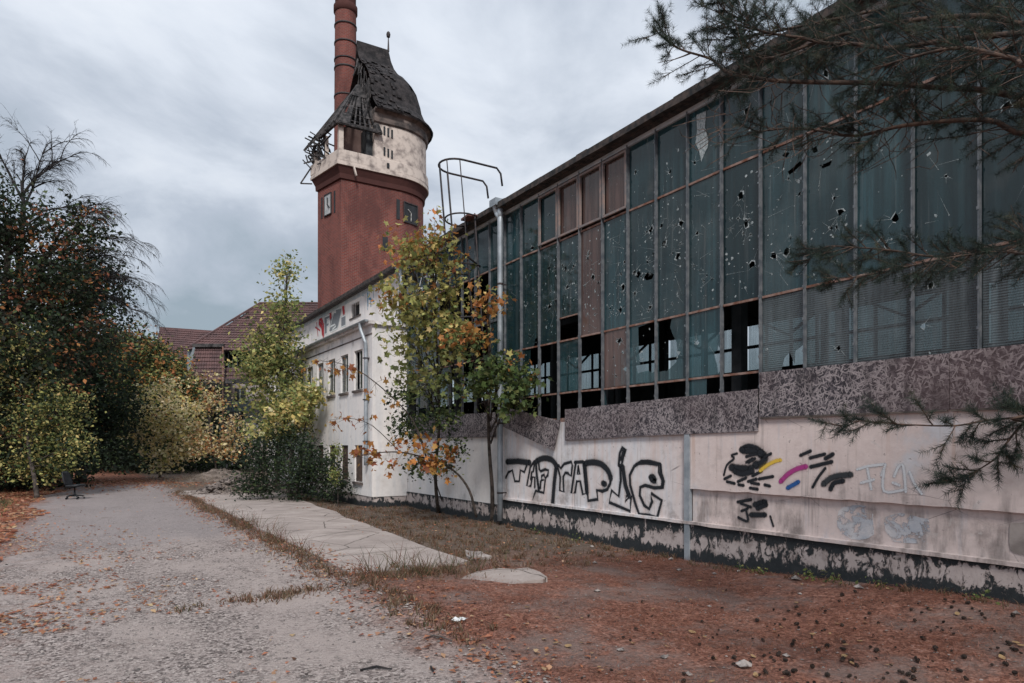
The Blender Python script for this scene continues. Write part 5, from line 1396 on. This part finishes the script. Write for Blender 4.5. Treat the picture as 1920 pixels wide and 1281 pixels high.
tree('maple_tree', 'young maple with forked stem and green lower leaves beside the thick downpipe', 'tree', 0, 0,
     [(915, 570, 20, 30, 14.4), (880, 640, 40, 26, 14.4), (940, 690, 48, 24, 13.9), (975, 720, 34, 28, 13.7), (900, 720, 40, 32, 14.2), (955, 755, 36, 18, 13.8)],
     120, 11, .11, .17, None, .055, twigs=150, lobed=True, colour=m2col, base_w=b2)
# arching stem with orange leaves
b3 = gw(893, 972)
ar = thing('maple_sapling', 'thin maple sapling arching towards the annex with hanging orange leaves', 'sapling', tuple(b3))
stem = [at_depth(893, 970, 15.6), at_depth(880, 920, 15.5), at_depth(850, 882, 15.4), at_depth(800, 860, 15.2), at_depth(750, 848, 15.0), at_depth(700, 850, 14.9), at_depth(660, 858, 14.9)]
st2 = [stem[3], at_depth(775, 790, 15.1), at_depth(730, 740, 15), at_depth(680, 700, 15), at_depth(640, 682, 15), at_depth(590, 676, 15)]
st3 = [stem[4], at_depth(700, 800, 15), at_depth(660, 785, 15), at_depth(615, 788, 15)]
m = MB()
for s_, r0 in ((stem, .032), (st2, .018), (st3, .011)):
    L = smooth_line(s_, 4); m.tube(L, [r0*(1-.8*i/len(L)) for i in range(len(L))], 6)
P = []
for s_, a, k in ((stem, .35, 40), (st2, .3, 34), (st3, .2, 16)):
    L = smooth_line(s_, 8)
    for i in range(k):
        p = L[int(len(L)*rng.uniform(a, 1))-1]; e = p+Vector((rng.uniform(-.25, .25), rng.uniform(-.25, .25), rng.uniform(-.3, .12)))
        m.tube([p, e], [.004, .002], 3, False)
        for _ in range(rng.randint(1, 5) if s_ is stem else rng.randint(0, 3)): P.append(np.array(e)+nrg.normal(size=3)*.05)
for (px, py, k) in ((840, 850, 34), (790, 830, 26), (815, 880, 26), (745, 830, 20), (690, 855, 18), (720, 880, 14)):
    for _ in range(k): P.append(np.array(at_depth(px+rng.gauss(0, 14), py+rng.gauss(0, 10), 15.1)))
m.build('trunk', 'bark', ar, True)
P = np.array(P); leaves_mesh('crown', P, .12, pal(len(P), [(.46, .2, .06), (.48, .28, .09), OR, RO], [4, 3, 2, 2]), ar, lobed=True, kind='stuff', droop=.7)
tree('elder_bush', 'small dark green bush against the concrete wall between the maple stems', 'bush', 0, 0,
     [(845, 850, 26, 30, 15.3), (790, 880, 30, 26, 15.5), (760, 740, 26, 22, 15.6), (770, 800, 40, 34, 15.7), (830, 780, 40, 30, 15.6)], 90, 22, .09, .15, ([MG, DG, LG], [3, 3, 1.6]), .02, twigs=60, base_w=gw(838, 960))
# --- bare tree with drooping twigs
def bare_tree():
    b = at_depth(30, 835, 29); base = Vector((b.x, b.y, gh(b.x, b.y)-.05))
    t = thing('bare_tree', 'leafless tree with fine drooping twigs rising above the oak', 'tree', tuple(base))
    mb = MB(); rg = random.Random(5); tips = []
    tr = [base, at_depth(25, 720, 29), at_depth(33, 570, 29), at_depth(38, 460, 29), at_depth(44, 390, 29), at_depth(40, 340, 29)]
    L = smooth_line(tr, 5); mb.tube(L, [.22*(1-.88*i/len(L))+.012 for i in range(len(L))], 8); mb.build('trunk', 'twig_dark', t, True)
    tw = MB()
    def grow(p, d, ln, r0, lev):
        n_ = 6; pts = [p]; d = d.normalized()
        for i in range(n_):
            d = (d+Vector((rg.uniform(-.13, .13), rg.uniform(-.13, .13), -.09-.04*lev+rg.uniform(-.07, .07)))).normalized(); pts.append(pts[-1]+d*ln/n_)
        tw.tube(pts, [r0*(1-.75*i/n_) for i in range(n_+1)], 5 if lev < 2 else 3, False)
        if lev < 3:
            k = (11, 8, 5)[lev]
            for j in range(k):
                i = rg.randint(1, n_); q = pts[i]; dd = (pts[min(i+1, n_)]-pts[i-1]).normalized()
                side = Vector((rg.uniform(-1, 1), rg.uniform(-1, 1), rg.uniform(-.1, .9)))
                grow(q, dd*.9+side*.65, ln*rg.uniform(.35, .6), max(.006, r0*.42), lev+1)
    for (a, b_, dr, ln) in ((.45, 0, (1.0, -.4, .65), 3.0), (.55, 0, (.95, -.6, .8), 2.9), (.62, 0, (.8, -.2, .9), 2.8), (.72, 0, (.9, -.5, .9), 2.6), (.8, 0, (.35, 0, 1), 2.8), (.85, 0, (-.5, .2, 1), 2.8), (.9, 0, (.6, -.3, 1), 2.6), (.95, 0, (0, .1, 1), 1.6), (.6, 0, (-.9, .5, .6), 3.0),
                            (.42, 0, (1.0, -.55, .45), 3.1), (.36, 0, (1.0, -.6, .25), 3.0), (.5, 0, (.95, -.5, .6), 3.0)):
        grow(L[int(a*(len(L)-1))], Vector(dr), ln, .06, 0)
    for (px, py, dr, ln) in ((130, 500, (1, -.5, .55), 2.6), (140, 520, (1, -.6, .2), 2.8), (120, 470, (.9, -.4, .8), 2.3), (150, 545, (1, -.5, -.05), 2.3), (110, 440, (.8, -.5, .9), 2.0)):
        st = at_depth(px, py, 28.6); tw.tube(smooth_line([L[int(.35*len(L))], at_depth(80, py+60, 28.8), st], 4), [.09, .085, .08, .075, .07, .065, .06, .055, .05], 6); grow(st, Vector(dr), ln, .045, 0)
    tw.build('branches', 'twig_dark', t)
bare_tree()
# --- pine reaching in from the right
def pine():
    base = Vector((6.9, .6, gh(6.9, .6)-.05)); t = thing('pine_tree', 'pine with long needled boughs reaching across the glass wall', 'tree', tuple(base))
    mb = MB(); tp = Vector((7.1, .4, 11)); L = smooth_line([base, base.lerp(tp, .3)+Vector((.06, .05, 0)), base.lerp(tp, .65), tp], 6)
    mb.tube(L, [.19*(1-.6*i/len(L)) for i in range(len(L))], 12); mb.build('trunk', 'pine_bark', t, True)
    a6 = lambda pts, d0, d1: [at_depth(1180+x/2.595, y/2.595, d0+(d1-d0)*i/(len(pts)-1)) for i, (x, y) in enumerate(pts)]
    a8 = lambda pts, d0, d1: [at_depth(1400+x/1.83, y/1.83, d0+(d1-d0)*i/(len(pts)-1)) for i, (x, y) in enumerate(pts)]
    a2 = lambda pts, d0, d1: [at_depth(1400+x/2.463, 640+y/2.463, d0+(d1-d0)*i/(len(pts)-1)) for i, (x, y) in enumerate(pts)]
    pp = lambda pts, d0, d1: [at_depth(x, y, d0+(d1-d0)*i/(len(pts)-1)) for i, (x, y) in enumerate(pts)]
    def tk(z): return base.lerp(tp, (z-base.z)/(tp.z-base.z))
    B = [ # polyline, radius, number of side shoots, spread, gap before first shoot
        (a6([(2050,490),(1920,475),(1700,437),(1480,425),(1210,405),(880,400),(700,392),(560,370),(470,352),(400,290),(260,245),(190,205),(110,130)], 4.5, 5.6), .02, 70, .50, .08),
        (a6([(2050,140),(1920,160),(1700,180),(1500,203),(1260,235),(1100,215),(950,210),(840,185),(700,165),(600,140),(500,110),(420,50)], 4.3, 5.3), .018, 66, .52, .05),
        (a8([(1080,820),(952,840),(800,870),(640,880),(500,860),(380,850),(260,850),(200,915)], 4.4, 5.2), .011, 44, .34, .05),
        (pp([(1980,470),(1900,470),(1800,480),(1700,500),(1600,520),(1540,520)], 4.2, 4.8), .009, 28, .34, .0),
        (a2([(1400,340),(1281,350),(1110,365),(960,390),(740,385),(620,375),(500,370),(420,400)], 3.9, 4.3), .007, 17, .24, .12),
        (a2([(1400,330),(1281,380),(1200,470),(1150,540),(1060,600),(980,650),(890,620)], 3.8, 4.1), .007, 15, .2, .2),
        (pp([(2000,40),(1850,30),(1700,40),(1560,70),(1430,110),(1390,60)], 4.4, 5.2), .02, 52, .55, .0),
        (pp([(2000,250),(1850,225),(1700,235),(1600,255),(1500,240),(1400,250)], 4.5, 5.2), .018, 46, .46, .0),
        (pp([(2000,120),(1900,110),(1800,90),(1700,110),(1640,130)], 4.0, 4.6), .018, 40, .55, .0),
        (pp([(1450,60),(1400,40),(1360,20),(1330,-20)], 5.2, 5.3), .01, 20, .3, .0),
        (pp([(2000,-60),(1850,-40),(1700,-60),(1560,-30),(1480,-40)], 4.6, 5.2), .02, 40, .5, .0),
    ]
    shoots = []; rg = random.Random(11); tw = MB()
    for pts, r0, k, spread, gap in B:
        s0 = tk(min(9, max(1.9, pts[0].z+.25))); P = smooth_line([s0]+pts, 5)
        tw2 = MB(); tw2.tube(P, [r0*1.25*(1-.82*i/len(P)) for i in range(len(P))], 7); tw2.build('bough', 'pine_bark', t, True)
        N = len(P)
        shoots.append((P[-1], (P[-1]-P[-2]).normalized(), .16))
        n0 = 6
        for i in range(-26, k):
            f = max(0, gap+(1-gap)*(i+rg.random())/k); j = int(n0+f*(N-2-n0))
            if i < 0: j = 1+(-i) % 5
            p = P[j].lerp(P[j+1], rg.random()); d = (P[j+1]-P[j-1]).normalized()
            side = Vector((rg.uniform(-1, 1), rg.uniform(-1, 1), rg.uniform(-.9, .75))); side = (side-d*side.dot(d)).normalized()
            ln = spread*rg.uniform(.35, 1.0)*(1.15-.5*f); q = [p]; dd = (d*.75+side*.8).normalized()
            for s_ in range(4):
                dd = (dd+Vector((rg.uniform(-.2, .2), rg.uniform(-.2, .2), rg.uniform(-.14, .16)))).normalized(); q.append(q[-1]+dd*ln/4)
            tw.tube(q, [.0045, .004, .0034, .003, .002], 4, False)
            if rg.random() < .87:
                for s_ in range(2, 5): 
                    if rg.random() < .9: shoots.append((q[s_], (q[s_]-q[s_-1]).normalized(), rg.uniform(.07, .13)))
                for _ in range(2):
                    e = q[rg.randint(1, 3)]; sd = Vector((rg.uniform(-1, 1), rg.uniform(-1, 1), rg.uniform(-.8, .8))).normalized(); e2 = e+(dd*.7+sd*.7).normalized()*ln*.4
                    tw.tube([e, e2], [.003, .0018], 3, False); shoots.append((e2, (e2-e).normalized(), rg.uniform(.07, .12)))
    # bare drooping twigs
    for i in range(70):
        p = at_depth(rg.uniform(1330, 1760), rg.uniform(150, 270), rg.uniform(4.7, 5.3)); d = Vector((rg.uniform(-.6, .3), rg.uniform(-.2, .5), rg.uniform(-.7, -.1))); q = [p]
        for s_ in range(5): d = d+Vector((rg.uniform(-.3, .3), rg.uniform(-.3, .3), rg.uniform(-.15, .35))); q.append(q[-1]+d.normalized()*.08)
        tw.tube(q, [.003]*5+[.0015], 3, False)
    tw.build('twigs', 'pine_bark', t)
    S = np.array([list(s[0]) for s in shoots]); Dd = np.array([list(s[1]) for s in shoots]); Ln = np.array([s[2] for s in shoots]); per = 72
    n_ = len(S)*per; S = np.repeat(S, per, 0); D_ = np.repeat(Dd, per, 0); Ln = np.repeat(Ln, per)[:, None]
    u = nrg.uniform(-1, 1, (n_, 1)); Pn = S+D_*Ln*u*.6
    rad = nrg.normal(size=(n_, 3)); rad = unit(rad-D_*np.sum(rad*D_, 1, keepdims=True))
    nd = unit(D_*nrg.uniform(.25, .95, (n_, 1))+rad*.85+np.array([0, 0, -.06])); ll = nrg.uniform(.035, .062, (n_, 1))
    rr = unit(np.cross(nd, nrg.normal(size=(n_, 3))))*.0012
    V = np.stack([Pn+rr, Pn-rr, Pn+nd*ll], 1).reshape(-1, 3); F = np.arange(n_*3).reshape(n_, 3)
    C = pal(len(shoots), [(.034, .052, .044), (.046, .066, .052), (.026, .04, .038), (.07, .075, .05)], [4, 3, 3, .8]); C = np.repeat(C, per*3, 0)
    fast_mesh('needles', V, F, 'leaf', t, C, 'stuff')
    print('pine needles', n_)
pine()
# rust coloured twig of dead needles
# ================================================================ GROUND COVER
def ghv(P):
    return np.array([gh(x, y) for x, y in P])
def scatter_leaves(name, label, XY, size, palette, lift=.02):
    Z = ghv(XY)+.012+nrg.uniform(0, lift, len(XY)); P = np.column_stack([XY, Z])
    o = leaves_mesh(name, P, size, pal(len(P), *palette), None, aspect=.7, flat=.8, kind='stuff'); tag(o, label, 'leaf litter'); return o
LIT = ([(.46, .20, .115), (.34, .135, .085), (.50, .30, .19), (.19, .088, .058), (.54, .39, .24)], [4, 4, 2.4, 2, 1])
xy = []
while len(xy) < 9000:
    y = rng.uniform(12, 45); x = -1.2-abs(rng.gauss(0, 2.2))+.9*mn.noise(Vector((y*.3, 0, 7)))
    xy.append((x, y))
while len(xy) < 11500: xy.append((rng.uniform(-4, 6.5), rng.gauss(37, 3.2)))
scatter_leaves('leaf_litter', 'thick rust red leaf litter along the left verge and the road end', np.array(xy), .13, LIT)
xy = []
while len(xy) < 4200:
    y = abs(rng.gauss(0, 6))+5; x = -.75-abs(rng.gauss(0, 1.0))+rng.random()**3*2.4
    if mn.noise(Vector((x*.8, y*.5, 3))) > -.1: xy.append((x, y))
while len(xy) < 7200:
    y = rng.uniform(4.2, 28); x = rng.gauss(2.85, .30)+(.9*max(0, rng.random()-.4) if y < 8.5 else 0); xy.append((x, y))
while len(xy) < 8000: xy.append((rng.uniform(4.5, 7.8), rng.uniform(8, 19)))
scatter_leaves('strewn_leaves', 'brown curled leaves strewn over the gravel and the grass verge', np.array(xy), .058, LIT)
# pine needle litter in the right foreground
n_ = 80000
X = 3.0+nrg.uniform(0, 1, n_)**.9*4.95; Yy = nrg.uniform(1.2, 8.6, n_)
cl2 = np.array([mn.noise(Vector((a*.9, b*.9, 2)))+.5*mn.noise(Vector((a*2.5, b*2.5, 6))) for a, b in zip(X, Yy)])
keep = (nrg.uniform(0, 1, n_) < .55+1.1*cl2) & (X > 2.75+.6*np.sin(Yy*1.3)*.3) & (X+.12*(Yy-4) > 3.0); X, Yy = X[keep], Yy[keep]; n_ = len(X)
P = np.column_stack([X, Yy, ghv(np.column_stack([X, Yy]))+.006+nrg.uniform(0, .02, n_)])
d = unit(np.column_stack([nrg.normal(size=(n_, 2)), nrg.normal(size=n_)*.18])); rr = unit(np.cross(d, np.tile([0, 0, 1.], (n_, 1))))*.0022; ll = nrg.uniform(.025, .05, (n_, 1))
V = np.stack([P-d*ll+rr, P-d*ll-rr, P+d*ll], 1).reshape(-1, 3)
C = np.repeat(pal(n_, [(.32, .135, .09), (.24, .10, .07), (.42, .22, .155), (.12, .06, .046)], [4, 3, 2, 1.6]), 3, 0)
o = fast_mesh('needle_litter', V, np.arange(n_*3).reshape(n_, 3), 'leaf', None, C, 'stuff'); tag(o, 'carpet of red brown fallen pine needles below the wall', 'needle litter')
# gravel
st = MB(); k = 0
while k < 8200:
    y = 4.0+abs(rng.gauss(0, 5.0)); x = rng.uniform(-3.2, 3.1)
    if mn.noise(Vector((x*.7, y*.45, 9))) < -.05 and rng.random() < .75: continue
    r0 = rng.choice((.007, .009, .012, .016, .022)) if y < 14 else rng.choice((.016, .024))
    st.rock((x, y, gh(x, y)+.008), r0, rng, .6); k += 1
while k < 9600:
    x = rng.uniform(2.8, 7.9); y = rng.uniform(2.0, 12); st.rock((x, y, gh(x, y)+.004), rng.choice((.007, .01, .014)), rng, .6); k += 1
o = st.build('gravel', 'stone_grey', kind='stuff'); tag(o, 'loose grey gravel and grit over the road', 'gravel')
# dry grass
def grass(name, label, XY, h, palette, w_=.006):
    n_ = len(XY); P = np.column_stack([XY, ghv(XY)]); H_ = h*nrg.uniform(.4, 1.25, (n_, 1)); ln = nrg.normal(size=(n_, 3))*.45; ln[:, 2] = 1; ln = unit(ln)
    r_2 = unit(np.cross(ln, nrg.normal(size=(n_, 3))))*w_; bend = nrg.normal(size=(n_, 3))*.25*H_; bend[:, 2] = -abs(bend[:, 2])*.5
    mid = P+ln*H_*.55; V = np.stack([P-r_2, P+r_2, mid+r_2*.7, P+ln*H_+bend, mid-r_2*.7], 1).reshape(-1, 3)
    b = (np.arange(n_)*5)[:, None]; F = b+np.array([[0, 1, 2, 4]]); F2 = b+np.array([[4, 2, 3, 3]])
    C = np.repeat(pal(n_, *palette), 5, 0)
    me_o = fast_mesh(name, V, np.concatenate([np.concatenate([b+np.array([[0, 1, 2]]), b+np.array([[0, 2, 4]]), b+np.array([[4, 2, 3]])])]), 'leaf', None, C, 'stuff')
    tag(me_o, label, 'grass'); return me_o
DRY = ([(.20, .135, .09), (.28, .205, .15), (.12, .075, .05), (.075, .08, .04), (.24, .12, .08)], [4, 3, 4, 1.5, 2.6])
xy = []
cl_ = []
for _ in range(420): y = rng.uniform(5.5, 29); cl_.append((rng.gauss(2.86, .11)+(.25*rng.random() if y < 9 else 0), y))
for _ in range(120): x = rng.uniform(2.9, 4.6); cl_.append((x, 8.6-.12*(x-3)+rng.gauss(0, .28)))
for _ in range(150): y = rng.uniform(10, 28); cl_.append((xr(y)+.12+abs(rng.gauss(0, .25)), y))
for _ in range(520): cl_.append((rng.uniform(4.9, 7.9), rng.uniform(7.8, 19)))
for _ in range(60): cl_.append((7.75+rng.gauss(0, .1), rng.uniform(3, 13)))
for _ in range(50): cl_.append((rng.gauss(1.9, .4), 8.35+rng.gauss(0, .09)))
for c in cl_:
    sp_ = rng.choice((.025, .04, .06, .10))
    for _ in range(rng.choice((4, 8, 14, 26))): xy.append((c[0]+rng.gauss(0, sp_), c[1]+rng.gauss(0, sp_)))
xy = [p for p in xy if not (xl(p[1])+.05 < p[0] < xr(p[1])-.05 and 9.15 < p[1] < 28.4)]
grass('dry_grass', 'dry brown grass and weeds along the edges of the concrete path', np.array(xy), .105, DRY)
xy = [(rng.uniform(-5.5, -2.0)+rng.gauss(0, .1), rng.uniform(13, 30)) for _ in range(9000)]
grass('verge_grass', 'green grass tufts on the leaf strewn left verge', np.array([p for p in xy if mn.noise(Vector((p[0]*.5, p[1]*.3, 1))) > .05]), .26, ([MG, LG, DRY[0][0], DG], [4, 1.5, 2, 3]))
wd_ = []
for _ in range(26):
    x = rng.uniform(3.1, 4.8); y = rng.uniform(8.0, 9.2)
    for _ in range(9): wd_.append((x+rng.gauss(0, .04), y+rng.gauss(0, .04)))
for _ in range(40):
    y = rng.uniform(10, 20); 
    for _ in range(7): wd_.append((2.9+rng.gauss(0, .12), y+rng.gauss(0, .03)))
grass('tall_weeds', 'thin dead weed stalks at the end of the concrete path', np.array(wd_), .42, ([(.17, .07, .05), (.14, .11, .06), (.06, .075, .035)], [3, 2, 2]), .004)
# small green seedlings at the foot of the wall
P = []
for (px, py) in ((1645, 1085), (1560, 1063), (1430, 1040), (1840, 1118), (1520, 1058), (1080, 1000), (1010, 985), (1400, 1038)):
    q = on_x(px, py, 7.8); z = gh(7.8, q.y)
    for _ in range(30): P.append((7.78+rng.gauss(0, .05), q.y+rng.gauss(0, .09), z+abs(rng.gauss(.03, .05))))
P = np.array(P); o = leaves_mesh('seedlings', P, .05, pal(len(P), [MG, LG, YG], [3, 3, 1]), None, kind='stuff'); tag(o, 'small green seedlings at the foot of the tarred plinth', 'seedlings')

hv = Vector((hc.x, hc.y+1.5, 0)); XYh = np.array([(hv.x+rng.gauss(0, 1.1), hv.y+rng.gauss(0, .9)) for _ in range(2600)])
o = grass('heap_grass', 'pale dead grass growing over the soil heap', XYh, .5, ([(.26, .21, .17), (.20, .15, .12), (.33, .28, .23)], [3, 3, 2]), .006)
# --- countable small things
def cone_mesh():
    mb = MB(); mb.lathe((0, 0, 0), [(0, -.026), (.012, -.022), (.017, -.008), (.015, .008), (.008, .022), (0, .03)], 8)
    for i in range(5):
        for j in range(7):
            a = 2*math.pi*(j+.5*(i % 2))/7; z = -.02+i*.0105; r0 = (.013, .018, .018, .014, .009)[i]
            c, s_ = math.cos(a), math.sin(a); o_ = r0+.010
            mb.add([(c*r0-s_*.006, s_*r0+c*.006, z), (c*r0+s_*.006, s_*r0-c*.006, z), (c*o_, s_*o_, z+.009)], [(0, 1, 2)])
    return mb
c0 = cone_mesh().build('pine_cone', 'cone_scale'); first = True
spots = []
while len(spots) < 190:
    px = rng.uniform(1090, 2000); py = rng.uniform(1085, 1300)
    den = sstep(px, 1150, 1650)*sstep(py, 1070+max(0, (px-1300)*.13), 1150)
    if rng.random() > .12+den: continue
    q = on_ground(px, py, .08)
    if q.x < 7.75: spots.append(q)
for q in spots:
    o = c0 if first else dup(c0); first = False
    o.location = (q.x, q.y, gh(q.x, q.y)+.022); o.rotation_euler = (rng.uniform(.9, 2.2), rng.uniform(-.5, .5), rng.uniform(0, 6.3)); k = rng.choice((.42, .5, .6, .7, .85))*rng.uniform(.9, 1.1); o.scale = (k, k, k*rng.uniform(.8, 1.25))
    tag(o, 'small dark open pine cone lying on the red brown needle litter', 'pine cone', 'pine cones on the needle litter')
lfm = MB(); lp = [(-.5, 0), (-.3, .2), (0, .3), (.3, .2), (.5, 0), (.3, -.2), (0, -.3), (-.3, -.2)]
lfm.v = [(0, 0, 0)]+[(x*.09, y*.09, .012*(abs(x)+.5*abs(y))) for x, y in lp]; lfm.f = [(0, i+1, (i+1) % 8+1) for i in range(8)]
lfm.c = [(.44, .30, .16)]*9
l0 = lfm.build('fallen_leaf', 'leaf'); first = True
for i in range(70):
    while True:
        q = on_ground(rng.uniform(950, 1930), rng.uniform(1080, 1300), .06)
        if q.x < 7.7: break
    o = l0 if first else dup(l0); first = False
    o.location = (q.x, q.y, gh(q.x, q.y)+.018); o.rotation_euler = (rng.uniform(-.35, .35), rng.uniform(-.35, .35), rng.uniform(0, 6.3)); k = rng.uniform(.4, .95); o.scale = (k, k, k)
    tag(o, 'pale yellow fallen leaf lying on the needle litter', 'leaf', 'pale leaves on the needle litter')
sts = []
for (px, py, r0) in ((1492, 1094, .07), (1610, 1118, .055), (1675, 1102, .05), (1165, 1207, .04), (1475, 1222, .035), (1245, 1222, .04), (1290, 1255, .04), (1395, 1243, .07), (1115, 1053, .05), (1258, 1045, .05), (1275, 1066, .05), (1905, 1180, .04), (1120, 1110, .04), (1500, 1120, .03), (1200, 1050, .04), (1110, 1020, .04), (960, 990, .06), (1135, 1040, .035), (1340, 1075, .04), (1385, 1072, .04), (700, 1110, .03), (1330, 1130, .03)):
    q = on_ground(px, py, .05); o = MB().rock((0, 0, 0), r0, rng, .6).build('stone', 'stone_grey'); o.location = (q.x, q.y, gh(q.x, q.y)+r0*.3); o.rotation_euler = (0, 0, rng.uniform(0, 6))
    tag(o, 'loose grey stone lying on the litter below the wall', 'stone', 'loose stones on the litter')
q = on_ground(862, 1172); mb = MB(); 
for i in range(5): mb.rock((rng.uniform(-.05, .05), rng.uniform(-.03, .03), .03), rng.uniform(.03, .055), rng, .6)
o = mb.build('plastic_bag', 'plastic_bag'); o.location = (q.x, q.y, gh(q.x, q.y)); tag(o, 'crumpled white plastic wrapper at the edge of the grass verge', 'litter')
for a, b, lab in (((800, 1195), (848, 1204), 'pale dry stick lying flat at the gravel edge'), ((808, 1250), (815, 1264), 'short dark stick on the gravel at the litter edge'), ((675, 1258), (735, 1255), 'thin black twig lying alone on the gravel')):
    p, q = on_ground(*a), on_ground(*b); p.z = gh(p.x, p.y)+.02; q.z = gh(q.x, q.y)+.02; m_ = p.lerp(q, .55)+Vector((0, .03, .015))
    tag(MB().tube([p, m_, q], [.008, .011, .005], 6).build('stick', 'old_wood' if 'pale' in lab else 'twig_dark'), lab, 'stick')
tris = sum(len(o.data.polygons) for o in bpy.data.objects if o.type == 'MESH'); print('polys', tris, 'objects', len(bpy.data.objects))
